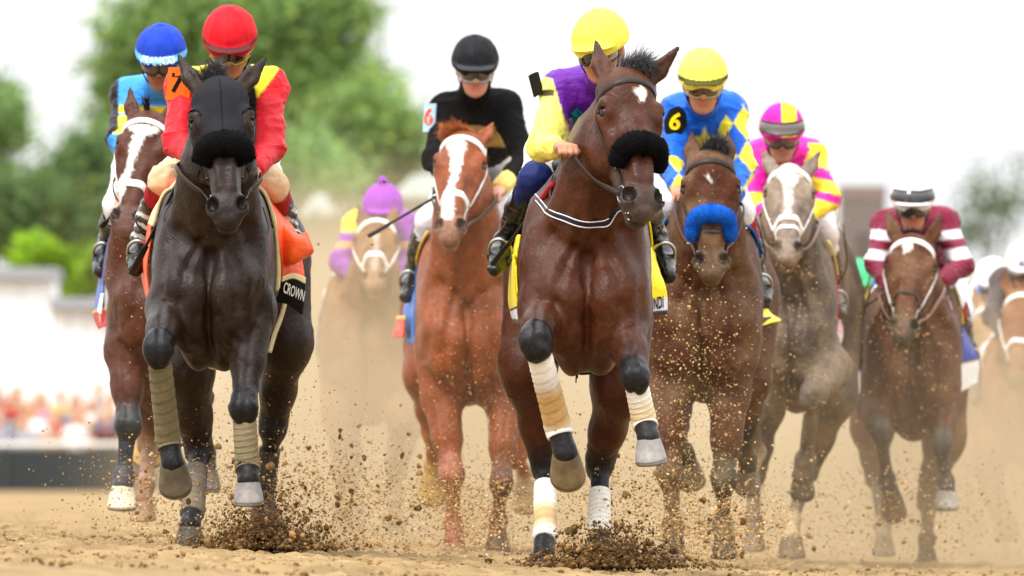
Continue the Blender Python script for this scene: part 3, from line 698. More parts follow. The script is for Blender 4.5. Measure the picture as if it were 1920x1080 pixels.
    for s in (-1, 1):
        e((s*.080, .165, -.064), (.033, .05, .045), k=.03)
        e((s*.080, .134, -.040), (.030, .026, .022), k=.015)
        e((s*.056, .235, -.155), (.042, .125, .088), k=.03)
        pr.append(cap(hp(s*.084, .205, -.068), hp(s*.052, .37, -.07), .019*gw, .012*gw, 'head', .02, ca=hd, cb=hd))
        pr.append(cap(hp(s*.026, .27, -.008), hp(s*.022, .46, -.015), .014*gw, .012*gw, 'head', .02, ca=hd, cb=hd))
        e((s*.045, .53, -.034), (.028, .046, .034), 'muzzle', .016, muz)
    e((0, .535, -.058), (.054, .062, .053), 'muzzle', .02, muz*.5+hd*.5); e((0, .583, -.058), (.044, .03, .04), 'muzzle', .015, muz); e((0, .588, -.098), (.034, .026, .03), 'muzzle', .012, muz)
    for s in (-1, 1):
        Rn = np.stack([nrm(lv*.9+nv*.3*s*0+av*.25*s), nrm(av-lv*.25*s), nv], 1)
        pr.append(ell(hp(s*.051, .528, -.012), A(.021, .034, .036)*S, Rn, 'nostril', .006, sub=True))
        pr.append(ell(hp(s*.108, .172, -.044), A(.014, .021, .017)*S, HR, 'eye', .010, sub=True))
    # --- ears
    for s, tip in zip((-1, 1), c['ears']):
        if tip is None: continue
        T = q(tip); B0 = hp(s*.058, .015, -.075); mid = B0+(T-B0)*.42+lv*s*.006; od = nrm(nv+lv*s*.35)
        pr.append(cap(B0, mid, .028*gw, .031*gw, 'ear', .02, od, .6, ca=hd, cb=hd)); pr.append(cap(mid, T, .030*gw, .0085*gw, 'ear', .012, od, .6, ca=hd, cb=hd*.5+point*.5))
        pr.append(cap(B0+(T-B0)*.22+od*.026*gw, B0+(T-B0)*.74+od*.014*gw, .019*gw, .005*gw, 'ear', .008, od, .8, sub=True))
    # --- legs
    H.legs = {}
    for key in ('fl', 'fr', 'hl', 'hr'):
        lg = c.get(key)
        if not lg: continue
        pts = [q(t) for t in lg['p']]; hind = key[0] == 'h'; s = -1 if key[1] == 'l' else 1
        tp = None
        if not hind: tp = A(x0+s*hw*.60, D+.13, zb-.04)
        leg_prims(pr, pts, hind, np.asarray(lg.get('coat', coat)), np.asarray(lg.get('point', point)), ls*lg.get('ls', 1.0), lg.get('sock'), 'leg', tp, lg.get('flex', False)); H.legs[key] = pts
    # holes last
    pr = [p for p in pr if not p.sub]+[p for p in pr if p.sub]
    F = H.F = Field(pr, h)
    V, Fc = F.mesh(); col, tags, tt = F.shade(V); N = F.grad(V); px, py = proj(V)
    col = col*(1+0.18*(fbm(V, 5, 3)-.5))[:, None]
    front = (N[:, 1] < .15) & np.isin(tags, ['head', 'muzzle', 'neck'])
    for mk in c.get('marks', []):
        jx = px+(noise(V, 90, 5)-.5)*7*mk.get('rag', 1); jy = py+(noise(V, 90, 8)-.5)*7*mk.get('rag', 1)
        w = soft_line(jx, jy, mk['line'])*front*mk.get('a', 1.0); mc = np.asarray(mk.get('col', WHITE)); col = col*(1-w[:, None])+mc*w[:, None]
    if c.get('dapple'):
        dd = noise(V, 26, 11); col = col*(1+c['dapple']*(dd-.5))[:, None]
    if c.get('dusty'):
        dd = np.clip((fbm(V, 7, 21, 4)-.42)*2.2, 0, 1)*c['dusty']; dd = dd*np.clip((N[:, 1] < .3), 0, 1); col = col*(1-dd[:, None])+srgb(150, 122, 84)*dd[:, None]
    soft = ~np.isin(tags, ['muzzle', 'leg'])
    if True:
        vein = 1-np.abs(2*fbm(V*A(1, 1, .6), 7, 71, 3)-1); V = V+N*(((vein-.75)*.006)*np.where(np.isin(tags, ['head', 'ear']), .25, 1.0)*np.where(tags == 'leg', .5, 1.0)+(noise(V, 24, 73)-.5)*.0025)[:, None]
    fr_ = np.clip(-N[:, 1]*2.2, 0, 1)*np.isin(tags, ['chest', 'trunk', 'neck', 'leg'])
    lx = (V[:, 0]-x0)/hw+(fbm(V, 5, 91)-.5)*.22; lz = V[:, 2]-zb+(fbm(V, 5, 93)-.5)*.07
    def crease(line, w, d, mirror=True, sel=None):
        m = np.full(len(V), 9.0); q2 = [np.asarray(p, float) for p in line]
        for sg in ((-1, 1) if mirror else (1,)):
            for p1, p2 in zip(q2[:-1], q2[1:]):
                a1 = A(p1[0]*sg, p1[1]); a2 = A(p2[0]*sg, p2[1]); dx, dz = (a2-a1)*A(hw, 1); t = np.clip(((lx-a1[0])*hw*dx+(lz-a1[1])*dz)/(dx*dx+dz*dz+1e-9), 0, 1)
                m = np.minimum(m, np.hypot((lx-a1[0])*hw-t*dx, lz-a1[1]-t*dz))
        return d*np.exp(-(m/w)**2)
    def swell(x, z, s_, d): return d*(np.exp(-(((lx-x)*hw)**2+(lz-z)**2)/s_**2)+np.exp(-(((lx+x)*hw)**2+(lz-z)**2)/s_**2))
    mv = swell(.27, .0, .075, .020)+swell(.66, .06, .09, .016)+swell(.55, -.12, .06, .012)+swell(.2, -.16, .06, .012)
    mv -= crease([(0, .16), (0, .0), (.01, -.26)], .020, .015, False)+crease([(.28, .20), (.44, .08), (.50, -.05), (.42, -.2)], .020, .015)+crease([(.24, -.08), (.27, -.24)], .014, .008)+crease([(.0, .15), (.3, .20), (.62, .25)], .026, .012)
    mv -= crease([(.44, -.15), (.62, -.19), (.86, -.13)], .014, .010)+crease([(.62, .26), (.84, .10), (.92, -.08)], .022, .010)+crease([(.16, .22), (.10, .42)], .022, .008)+crease([(.5, -.02), (.66, -.06), (.82, .02)], .016, .006)+crease([(.30, -.19), (.44, -.23)], .010, .008)+crease([(.55, -.24), (.7, -.27)], .010, .006)
    mv *= fr_*np.where(tags == 'leg', .5, 1)
    V = V+N*(mv*c.get('muscle', 1.0))[:, None]
    for key, pts in H.legs.items():
        if key[0] == 'f':
            E_, K_ = pts[0], pts[1]; ax_ = K_-E_; t = np.clip(((V-E_)@ax_)/(ax_@ax_), .1, .9); dxx = (V-E_-t[:, None]*ax_); off = np.abs(dxx[:, 0]+.018*np.sign(x0-E_[0])*(1-t)); near = np.linalg.norm(dxx, axis=1) < .12
            V = V-N*(.008*np.exp(-(off/.011)**2)*near*(N[:, 1] < 0)*(tags == 'leg'))[:, None]
    for key, pts in H.legs.items():
        K_, F_ = pts[-3], pts[-2]; ax_ = F_-K_; t = (V-K_)@ax_/(ax_@ax_); dd = V-K_-np.clip(t, 0, 1)[:, None]*ax_; bb = np.exp(-((dd[:, 1]-.012)/.008)**2)*(t > .12)*(t < .92)*(np.linalg.norm(dd, axis=1) < .07)*(np.abs(dd[:, 0]) > .012); V = V-N*(.006*bb*(tags == 'leg'))[:, None]
        kk = np.linalg.norm(V-K_-A(0, -.03, 0), axis=1) < .09; V = V+N*((noise(V, 34, 95)-.5)*.007*kk*(tags == 'leg'))[:, None]
    vv = V*A(1.2, 1, .75)+(fbm(V, 6, 81)-.5)[:, None]*.25; vr = (1-np.abs(2*noise(vv, 8, 83)-1))**9; V = V+N*(vr*.003*np.isin(tags, ['chest', 'neck', 'leg', 'head', 'trunk']))[:, None]
    rl = V-poll; ha, hn = rl@av/g, rl@nv/gw; mo = np.exp(-((hn+.080)/.007)**2)*(ha > .515)*np.isin(tags, ['head', 'muzzle']); V = V-N*(mo*.006)[:, None]; col = col*(1-.55*mo)[:, None]
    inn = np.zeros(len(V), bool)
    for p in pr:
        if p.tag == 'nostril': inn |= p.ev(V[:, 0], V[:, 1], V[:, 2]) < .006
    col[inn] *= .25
    H.body = obj('body', V, Fc, 'coat_dusty' if c.get('dusty') else 'coat', root, col)
    # --- eyes
    for s in (-1, 1):
        Ve, Fe = uvsphere(hp(s*.0890, .173, -.052), A(.0175, .025, .020)*gw, 16, 12, HR); obj('eye', Ve, Fe, 'eye', root, srgb(26, 16, 11))
        lid = [hp(s*x, a, n) for x, a, n in ((.092, .158, -.030), (.099, .150, -.038), (.107, .156, -.050), (.110, .170, -.060))]
        Ve, Fe = tube(F.march([p+(nv+lv*s)*.03 for p in lid], [p-(nv+lv*s)*.05 for p in lid]), .0055*gw, 6, n=10); obj('eyelid', Ve, Fe, 'coat', root, hd*.55)
    # --- hooves and bandages
    for key, pts in H.legs.items():
        lg = c[key]; Co = pts[-1]; Fk = pts[-2]
        ax, to = lg.get('hoof', ((0, .15, -1), (0, -1, -.1)))
        ax = np.asarray(ax, float); hs = ls*lg.get('hs', 1.0)
        hoof(Co, ax, to, root, lg.get('hoofcol', srgb(92, 88, 84)), hs, lg.get('shoe', True))
        if lg.get('wrap'): bandage(pts, key[0] == 'h', root, lg['wrap'], ls*lg.get('ls', 1.0), lg.get('w0', .16), lg.get('w1', 1.0), lg.get('wr', 1.0))
    # --- forelock, mane, tail
    r = np.random.default_rng(int(D*100) % 9999)
    for fl in c.get('lock', []):
        n = fl.get('n', 160); o = q(fl['at']); rt = o+r.normal(0, 1, (n, 3))*A(*fl.get('spread', (.025, .02, .012)))
        rt = F.march(rt+A(0, -.02, .16), rt*.3+.7*o+A(0, .05, -.16))
        dr = np.tile(nrm(A(*fl['dir'])), (n, 1))+ (rt-o)*fl.get('fan', 10)
        strands(rt, dr, fl.get('len', .1), fl.get('col', DARK*1.4), root, 'forelock', fl.get('rad', .0022), 7, fl.get('sag', .35), 3, fl.get('jit', .25), curl=fl.get('curl', .06))
    n = 260; t = r.uniform(0, 1, n); a0 = poll+av*.03-nv*.12*gw+A(0, .06, .02); b0 = A(X(.45), D+.42, top+.01)
    rt = a0+(b0-a0)*t[:, None]+r.normal(0, .012, (n, 3)); rt[:, 2] += .03*np.sin(t*3.1)
    strands(rt, np.tile(A(.6, .5, .1), (n, 1)), .10, c.get('mane', DARK*1.3), root, 'mane', .0028, 5, .9, 5, .12, curl=.03)
    tl = MB(); o = A(X(1.80), D+1.80, zc+b*.5)
    for k in range(26):
        of = r.normal(0, .018, 3); e2 = r.normal(0, .04, 3); V_, F_ = tube([o+of*.4, o+of+A(0, .16, .02), o+of*1.5+e2*.5+A(0, .34, -.16), o+of+e2+A(0, .46, -.5)], [.014, .013, .010, .003], 5, n=10); tl.add(V_, F_, np.asarray(c.get('mane', DARK*1.3))*r.uniform(.7, 1.3))
    tl.build('tail', 'hair', root)
    HORSES.append(H); return H
# ------------------------------------------------------------------ tack
def surf_strap(H, pts, w, t, name, m, col, n=None, parent=None, off=0.0):
    """pts: world points already on the horse's surface"""
    n = n or len(pts)*5; C = catmull(pts, n)
    for _ in range(3):
        C = C-H.F.grad(C)*np.clip(H.F.sample(C), -.03, .03)[:, None]
        for _ in range(5): C[1:-1] = (C[:-2]+2*C[1:-1]+C[2:])/4
    Nn = H.F.grad(C)
    for _ in range(5): Nn[1:-1] = (Nn[:-2]+Nn[1:-1]+Nn[2:])/3
    C = C+Nn*off; V, F = ribbon(C, Nn, w, t); return obj(name, V, F, m, parent or H.root, col)
def head_ring(H, a, ph0, ph1, n=13, tilt=0.0, rad=.26):
    """points round the head at station a, angle measured from the face's front; tilt slides the sides along the head"""
    O = []; T = []
    for ph in np.radians(np.linspace(ph0, ph1, n)):
        aa = a+tilt*(1-math.cos(ph)); ctr = H.hp(0, aa, -.085); O.append(ctr+(H.nv*math.cos(ph)+H.lv*math.sin(ph))*rad); T.append(ctr)
    return H.F.march(np.array(O), np.array(T))
def bridle(H, col, brow=None, nose=None, cheek_w=.018, m='leather', browband=True, bit=True, nose_a=.40, nose_w=.024, brow_w=.026, sides=(-1, 1), thick=.006):
    col = np.asarray(col); brow = col if brow is None else brow; nose_c = col if nose is None else nose
    br = empty('bridle', wloc(H.root)-0); br.parent = H.root; br.location = (0, 0, 0)
    if browband: surf_strap(H, head_ring(H, .055, -98, 98, 17, .035), brow_w, thick, 'browband', m, brow, 60, br)
    if nose is not False: surf_strap(H, head_ring(H, nose_a, -105, 105, 17, .03), nose_w, thick, 'noseband', m, nose_c, 60, br)
    H.bits = {}
    for s in sides:
        O = []; T = []
        for a, ph in ((.03, 100), (.10, 96), (.20, 90), (.30, 88), (.38, 84), (.44, 82), (.49, 82)):
            r = math.radians(ph)*s; ctr = H.hp(0, a, -.085); O.append(ctr+(H.nv*math.cos(r)+H.lv*math.sin(r))*.26); T.append(ctr)
        pts = H.F.march(np.array(O), np.array(T)); surf_strap(H, pts, cheek_w, thick, 'cheekpiece', m, col, 40, br, .001)
        bp = pts[-1]+H.lv*s*.008; H.bits[s] = bp
        for i in (4,):
            Vb, Fb = box(pts[i]+H.lv*s*.006+H.nv*.003, (.018, .010, .016), np.stack([H.nv, H.lv, H.av], 1)); obj('buckle', Vb, Fb, 'metal', br, srgb(120, 118, 112), smooth=False)
        if bit:
            V, F = torus(bp, np.stack([H.nv, H.av, H.lv], 1), .029, .029, .0042, 22, 6); obj('bit_ring', V, F, 'metal', br, srgb(190, 190, 188))
    H.bridle = br
    return br
def rein(H, s, hand, col, w=.018, mid=None):
    b = H.bits[s]; q = catmull([b]+([mid] if mid is not None else [(b+hand)/2+A(0, 0, -.03)])+[hand], 26)
    for _ in range(8):
        d = H.F.sample(q); gq = H.F.grad(q); q = q+gq*np.clip(.014-d, 0, .03)[:, None]; q[1:-1] = (q[:-2]+2*q[1:-1]+q[2:])/4; q[0] = b; q[-1] = hand
    Nn = H.F.grad(q)
    for _ in range(6): Nn[1:-1] = (Nn[:-2]+Nn[1:-1]+Nn[2:])/3
    V, F = ribbon(q, Nn, w, .006); return obj('rein', V, F, 'leather', H.bridle, col)
def shadow_roll(H, col, a=.36, rad=.036, ph=88, n=None, tilt=.09, name='shadow_roll', out=.018, seed=1):
    """fleece-covered noseband: a lumpy roll with short pile"""
    pts = head_ring(H, a, -ph, ph, 15, tilt); C = catmull(pts, 46); Nn = H.F.grad(C); C = C+Nn*out
    R = rad*np.interp(np.linspace(0, 1, 46), [0, .06, .2, .5, .8, .94, 1], [.62, .9, 1, 1.04, 1, .9, .62])
    V, F = tube(C, R, 22, n=46, up=None); ctr = C.repeat(22, 0); d = (V-ctr)
    V = ctr+d*(1+.22*(fbm(V, 55, seed, 3)-.5))[:, None]
    r = np.random.default_rng(seed); k = 5200; i = r.integers(0, len(V), k); o = V[i]+r.normal(0, .003, (k, 3)); dd = (V[i]-ctr[i]); dd /= np.linalg.norm(dd, axis=1, keepdims=True)+1e-9; dd += r.normal(0, .45, (k, 3))
    col = np.asarray(col, float); ro = obj(name, V, F, 'fleece', H.root, col)
    sv = r.normal(0, 1, (k, 3)); sv -= dd*(sv*dd).sum(1, keepdims=True); sv /= np.linalg.norm(sv, axis=1, keepdims=True)
    Lh = r.uniform(.002, .0055, (k, 1)); W = np.stack([o-sv*.0012, o+sv*.0012, o+dd*Lh], 1).reshape(-1, 3)
    p = obj('fleece_pile', W, np.arange(3*k).reshape(-1, 3), 'fleece', ro, (col*r.uniform(.6, 1.7, (k, 1))).repeat(3, 0)); p['kind'] = 'stuff'
    return ro
def body_ring(H, dy, w, t, name, m, col, ph0=0, ph1=360, parent=None, off=.002, tilt=0):
    O = []; T = []
    for ph in np.radians(np.linspace(ph0, ph1, 33)):
        y = H.D+dy+tilt*math.sin(ph); c = A(H.X(dy), y, H.zc); O.append(c+A(math.cos(ph)*.6, 0, math.sin(ph)*.75)); T.append(c)
    pts = H.F.march(np.array(O), np.array(T)); return surf_strap(H, pts, w, t, name, m, col, 120, parent, off)
def sheet(name, rows, m, parent, colf, n=(28, 34), thick=.006, wave=0.0, seed=0, label=None, H=None):
    """cloth from a grid of (px, py, dy) control points: a thick, slightly wavy surface"""
    G = np.array([[P(t[0], t[1], D_+t[2]) for t in r] for r in rows]); n0, n1 = n
    H = H or {h_.D: h_ for h_ in HORSES}.get(D_)
    R1 = np.stack([catmull(g, n1) for g in G]); S = np.stack([catmull(R1[:, j], n0) for j in range(n1)], 1)
    du = np.gradient(S, axis=0); dv = np.gradient(S, axis=1); N = np.cross(du, dv); N /= np.maximum(np.linalg.norm(N, axis=2, keepdims=True), 1e-9)
    fl = S.reshape(-1, 3); S = S+N*((fbm(fl*A(1, 1, .35), 14, seed)-.5)*2*wave).reshape(n0, n1, 1)
    if H is not None:
        Q = S.reshape(-1, 3)
        for _ in range(6):
            d = H.F.sample(Q); g = H.F.grad(Q); g[:, 1] *= .2; Q = Q+g*np.clip(.012-d, 0, .04)[:, None]
        S = Q.reshape(S.shape)
        for _ in range(2): S[1:-1, 1:-1] = (S[:-2, 1:-1]+S[2:, 1:-1]+S[1:-1, :-2]+S[1:-1, 2:]+2*S[1:-1, 1:-1])/6
    V = np.concatenate([(S-N*thick/2).reshape(-1, 3), (S+N*thick/2).reshape(-1, 3)]); m0 = n0*n1; F = []
    for i in range(n0-1):
        for j in range(n1-1):
            a = i*n1+j; F.append((a, a+1, a+n1+1, a+n1)); F.append((m0+a, m0+a+n1, m0+a+n1+1, m0+a+1))
    edge = [(0, j) for j in range(n1)]+[(i, n1-1) for i in range(1, n0)]+[(n0-1, j) for j in range(n1-2, -1, -1)]+[(i, 0) for i in range(n0-2, 0, -1)]
    for (a, b), (c2, d2) in zip(edge, edge[1:]+edge[:1]):
        p, q2 = a*n1+b, c2*n1+d2; F.append((p, p+m0, q2+m0, q2))
    u = np.repeat(np.linspace(0, 1, n0), n1); v = np.tile(np.linspace(0, 1, n1), n0)
    col = colf(u, v) if callable(colf) else np.tile(np.asarray(colf, float), (m0, 1)); col = np.concatenate([col, col])
    loc = S.reshape(-1, 3).mean(0) if parent is None else None
    o = obj(name, V, F, m, parent, col, loc=loc); o_S = S
    return o, S, N
def stirrup(c, parent, right, up, s=1.0):
    b = empty('stirrup', (0, 0, 0)); 
    R = np.stack([nrm(right), nrm(up-nrm(right)*np.dot(up, nrm(right))), nrm(np.cross(right, up))], 1)
    V, F = torus(c, R, .062*s, .075*s, .007, 20, 6, (-.6, math.pi+.6)); bpy.data.objects.remove(b)
    st = obj('stirrup_iron', V, F, 'metal', parent, srgb(170, 168, 160))
    V, F = box(c+R@A(0, -.045*s, 0), (.11*s, .012, .04), R); obj('tread', V, F, 'metal', st, srgb(120, 118, 112), smooth=False)
    return st

def hood(H, col, name='hood'):
    """stretch hood over forehead and cheeks, cut out for ears, eyes and nose"""
    V, F = H.F.mesh(iso=.006); rel = V-H.poll; a = rel@H.av/H.g; l = rel@H.lv/H.gw; n = rel@H.nv/H.gw
    ok = (a > -.10) & (a < .335) & (n > -.19-.0*a)
    for s, tip in zip((-1, 1), H.c['ears']):
        T = P(tip[0], tip[1], H.D+tip[2]); B0 = H.hp(s*.058, .015, -.075); d = T-B0; t = np.clip(((V-B0)@d)/(d@d), .0, 1); ok &= np.linalg.norm(V-B0-t[:, None]*d, axis=1) > .052
        ok &= ((np.abs(l)-.105)/.034)**2+((a-.178)/.058)**2 > 1
    o = obj(name, V, F[ok[F].all(1)], 'cloth', H.root, col)
    for s in (-1, 1):
        th = np.linspace(0, 6.283, 30); O = [H.hp(s*(.105+.034*math.cos(x)), .178+.058*math.sin(x), -.01) for x in th]
        q = H.F.march(np.array([p+(H.nv+H.lv*s)*.1 for p in O]), np.array([p-(H.nv+H.lv*s)*.12 for p in O])); Vr, Fr = tube(q+H.F.grad(q)*.006, .0016, 5, n=40); obj('eye_hole_trim', Vr, Fr, 'cloth', o, np.asarray(col)*.7)
    O = [H.hp(0, a_, .2) for a_ in np.linspace(0, .34, 12)]; q = H.F.march(np.array(O), np.array([p-H.nv*.4 for p in O])); Vr, Fr = tube(q+H.F.grad(q)*.006, .0022, 5, n=40); obj('seam', Vr, Fr, 'cloth', o, np.asarray(col)*.6)
    return o
def cloth_thing(label, D, at, group='saddle cloths under the jockeys'):
    return empty('saddle_cloth', P(at[0], at[1], D+at[2]), label, 'saddle cloth', group)
def print_on(S, N, u, v, txt, size, col, parent, ang=0, flip=False, bold=.02, side=1, xs=1.0):
    """lettering laid on a sheet at grid fractions (u down, v across)"""
    n0, n1, _ = S.shape; i = int(u*(n0-1)); j = int(v*(n1-1)); o = S[i, j]; dv = S[i, min(j+3, n1-1)]-S[i, max(j-3, 0)]; du = S[min(i+2, n0-1), j]-S[max(i-2, 0), j]
    r = nrm(dv)*(-1 if flip else 1); up = -nrm(du); nn = nrm(np.cross(r, up)); r2 = r*math.cos(ang)+up*math.sin(ang); u2 = up*math.cos(ang)-r*math.sin(ang)
    return lettering('lettering', txt, o+nn*.008*side, r2, u2, size, col, parent, bold, None, xs)
# ------------------------------------------------------------------ jockeys
class Person: pass
def make_jockey(label, D, c, group='jockeys riding in the race'):
    J = Person(); J.D = D; J.c = c; q = lambda t: P(t[0], t[1], D+t[2])
    h = c.get('h', .0072); skin = np.asarray(c.get('skin', srgb(196, 146, 118)), float)
    Hc = q(c['head']); yaw, pit, rol = [math.radians(x) for x in c.get('look', (0, 22, 0))]
    f = A(math.sin(yaw)*math.cos(pit), -math.cos(yaw)*math.cos(pit), -math.sin(pit)); l = nrm(np.cross(f, A(0, 0, 1))); l = -l if l[0] < 0 else l
    u = np.cross(l, f); u = -u if u[2] < 0 else u
    l, u = l*math.cos(rol)+u*math.sin(rol), u*math.cos(rol)-l*math.sin(rol)
    hs = c.get('hs', 1.0); R = np.stack([l, u, f], 1); hp = lambda a, b, d: Hc+(l*a+u*b+f*d)*hs; J.hp = hp; J.R = R; J.Hc = Hc
    J.sh = [q(t) for t in c['sh']]; J.el = [q(t) for t in c['el']]; J.wr = [q(t) for t in c['wr']]; hip = q(c['hip'])
    J.kn = [q(t) if t else None for t in c['kn']]; J.an = [q(t) if t else None for t in c['an']]; J.to = [q(t) if t else None for t in c['to']]
    root_at = A(hip[0], hip[1], min([p[2] for p in J.to if p is not None]+[hip[2]-.4])); root = empty('person', root_at, label, 'jockey', group); J.root = root
    nb = (J.sh[0]+J.sh[1])/2+A(0, 0, .02)
    hipw = .095
    HL, HRt = hip+A(-hipw, 0, 0), hip+A(hipw, 0, 0)
    xw = nrm(J.sh[1]-J.sh[0])
    def torso(g, tag='torso', k=.04, col=A(.5, .5, .5)):
        mid = nb+(hip-nb)*.45
        return [cap(nb-A(0, 0, .03), mid, .105+g, .115+g, tag, k, xw, 1.25, ca=col, cb=col), cap(mid, nb+(hip-nb)*(.62 if g > 0 else 1), .11+g, .105+g, tag, k, xw, 1.2, ca=col, cb=col),
                cap(J.sh[0], J.sh[1], .060+g, .060+g, tag, .05, ca=col, cb=col), cap(nb, hp(0, -.075, -.04), .066+g, .056+g, 'collar', .02, ca=col, cb=col)]
    def arms(g, cl=A(.5, .5, .5)):
        o = []
        for i, s in ((0, 'l'), (1, 'r')):
            o += [ell(J.sh[i], A(.064, .064, .064)+g, None, 'arm_%s_up' % s, .05, ca=cl), cap(J.sh[i], J.el[i], .053+g, .045+g, 'arm_%s_up' % s, .03, ca=cl, cb=cl),
                  ell(J.el[i], A(.043, .043, .043)+g, None, 'arm_%s_up' % s, .02, ca=cl)]
            w = J.el[i]+(J.wr[i]-J.el[i])*(c.get('cuff', .92)); o.append(cap(J.el[i], w, .043+g, .032+g, 'arm_%s_lo' % s, .02, ca=cl, cb=cl))
        return o
    # --- body: head, neck, trunk, limbs, hands
    lip = skin*A(.85, .55, .55); B = []
    E = lambda ct, r, k=.015, col=None, sub=False: B.append(ell(hp(*ct), A(*r)*hs, R, 'face', k, ca=skin if col is None else col, sub=sub))
    E((0, .02, -.015), (.074, .10, .092)); E((0, -.035, .028), (.060, .085, .060)); E((0, -.085, .034), (.044, .038, .042), .025)
    B.append(cap(hp(0, .004, .082), hp(0, -.034, .104), .009*hs, .0145*hs, 'face', .012, ca=skin, cb=skin*A(1, .9, .88)))
    for s in (-1, 1):
        E((s*.013, -.039, .092), (.010, .009, .011), .008); E((s*.044, -.022, .056), (.024, .022, .024), .02); E((s*.075, -.015, -.01), (.012, .03, .02), .01)
        B.append(cap(hp(s*.012, .020, .086), hp(s*.045, .018, .070), .010*hs, .009*hs, 'face', .012, ca=skin*.8, cb=skin*.8))
        E((s*.03, -.002, .094), (.017, .011, .014), .01, sub=True); E((s*.0065, -.046, .108), (.004, .003, .006), .003, sub=True)
    E((0, -.064, .080), (.024, .0065, .012), .006, lip); E((0, -.075, .078), (.021, .007, .012), .006, lip); E((0, -.0695, .092), (.022, .0014, .008), .003, sub=True)
    E((0, -.1, .066), (.021, .018, .018), .02)
    B.append(cap(hp(0, -.06, -.03), nb, .052*hs, .058, 'neck', .03, ca=skin, cb=skin))
    B += torso(-.012, col=skin)+arms(-.01, skin)
    for i in (0, 1):
        d = nrm(J.wr[i]-J.el[i]); s = -1 if i == 0 else 1; up = nrm(A(0, 0, 1)-d*d[2]) if abs(d[2]) < .95 else A(0, -1, 0); x = np.cross(d, up); x = x if x[0]*s > 0 else -x
        B.append(cap(J.el[i]+(J.wr[i]-J.el[i])*.85, J.wr[i], .027, .025, 'hand', .015, ca=skin, cb=skin))
        pc = J.wr[i]+d*.045; B.append(ell(pc, A(.041, .021, .046), np.stack([x, up, d], 1), 'hand', .012, ca=skin))
        for k in range(4):
            kn = pc+d*(.036-.004*abs(k-1.2))+x*(k-1.5)*.0195+up*.004; md = kn+d*.020-up*.022; tp = md-d*.030-up*(.014-.002*k)
            B.append(cap(kn-d*.02, kn, .0105, .0105, 'hand', .005, ca=skin)); B.append(cap(kn, md, .0105, .0095, 'hand', .003, ca=skin, cb=skin)); B.append(cap(md, tp, .0095, .008, 'hand', .003, ca=skin, cb=skin*A(1, .88, .86)))
        t0 = pc-x*.036-d*.012; t1 = t0-x*.012+d*.032-up*.012; t2 = t1+x*.018+d*.018-up*.012
        B.append(cap(t0, t1, .0125, .0105, 'hand', .008, ca=skin)); B.append(cap(t1, t2, .0105, .0085, 'hand', .004, ca=skin))
    br_col = np.asarray(c.get('breeches', srgb(225, 224, 228)), float)
    leg = []; boots = []; bcol = np.asarray(c.get('boot', srgb(20, 19, 20)), float)
    leg += [cap(HL, HRt, .105, .105, 'seat', .05, ca=br_col), cap(nb+(hip-nb)*.5, hip, .108, .112, 'seat', .05, xw, 1.2, ca=br_col)]
    for i in (0, 1):
        if J.kn[i] is None: continue
        hpnt = HL if i == 0 else HRt; kn, an, to = J.kn[i], J.an[i], J.to[i]; sc = kn+(an-kn)*c.get('bt', .32)
        B += [cap(hpnt, kn, .078, .048, 'leg', .04, ca=skin, cb=skin), cap(kn, an, .046, .03, 'leg', .03, ca=skin, cb=skin), cap(an, an+(to-an)*.35, .022, .014, 'leg', .02, ca=skin, cb=skin)]
        leg += [cap(hpnt, kn, .092, .058, 'thigh_%d' % i, .04, ca=br_col, cb=br_col), cap(kn, sc, .056, .053, 'shin_%d' % i, .03, ca=br_col, cb=br_col)]
        s0 = kn+(an-kn)*(c.get('bt', .32)-.04); d = nrm(an-kn); fd = nrm(to-an); dn = nrm(np.cross(np.cross(d, fd), fd)); dn = dn if dn@d > 0 else -dn
        boots.append([cap(s0, s0+(an-s0)*.4, .057, .056, 'shaft', .02, ca=bcol, cb=bcol), cap(s0+(an-s0)*.4, an, .056, .040, 'shaft', .02, ca=bcol, cb=bcol), ell(an+fd*.0, A(.042, .042, .045), None, 'shaft', .02, ca=bcol),
                      cap(an+dn*.018, an+fd*np.linalg.norm(to-an)*.55+dn*.02, .040, .042, 'foot', .025, ca=bcol, cb=bcol), cap(an+fd*np.linalg.norm(to-an)*.55+dn*.02, to+dn*.014, .041, .028, 'foot', .02, ca=bcol, cb=bcol), cap(an-fd*.025+dn*.035, an+fd*.01+dn*.045, .030, .026, 'heel', .012, ca=bcol*.7, cb=bcol*.7)])
    B = [p for p in B if not p.sub]+[p for p in B if p.sub]
    Fb = Field(B, h); V, Fc = Fb.mesh(); col, tg, tt = Fb.shade(V, .006); J.F = Fb
    obj('body', V, Fc, 'skin', root, col)
    # --- silks
    jp = torso(.006)+arms(.008)
    Fj = Field(jp, h); J.FJ = Fj; V, Fc = Fj.mesh(); _, tg, tt = Fj.shade(V)
    px, py = proj(V); N = Fj.grad(V); col = sum(c['paint'](px+dx, py+dy, V, tg, tt, N) for dx, dy in ((-1.6, -.6), (.6, -1.6), (1.6, .6), (-.6, 1.6), (0, 0)))/5.
    wv = V+(fbm(V, 9, 29)-.5)[:, None]*.10; w = (1-np.abs(2*noise(wv*A(.6, .6, 1.6), 11, 31)-1))**5; w2 = (1-np.abs(2*noise(wv*A(1.3, 1, .9), 23, 37)-1))**4
    V2 = V+N*(w*.008+w2*.004-.003+(fbm(V, 8, 35)-.5)*.010)[:, None]
    keep = ((V-hp(0, -.03, .01)) @ f < 9) & (np.linalg.norm(V-hp(0, -.02, .01), axis=1) > .085*hs)
    Fc = Fc[keep[Fc].all(1)]
    J.jersey = obj('racing_silks', V2, Fc, c.get('silk', 'satin'), root, col)
    # --- breeches and boots
    Fl = Field(leg, h*1.1); V, Fc = Fl.mesh(); N = Fl.grad(V); _, tg, tt = Fl.shade(V); col = np.tile(br_col, (len(V), 1))
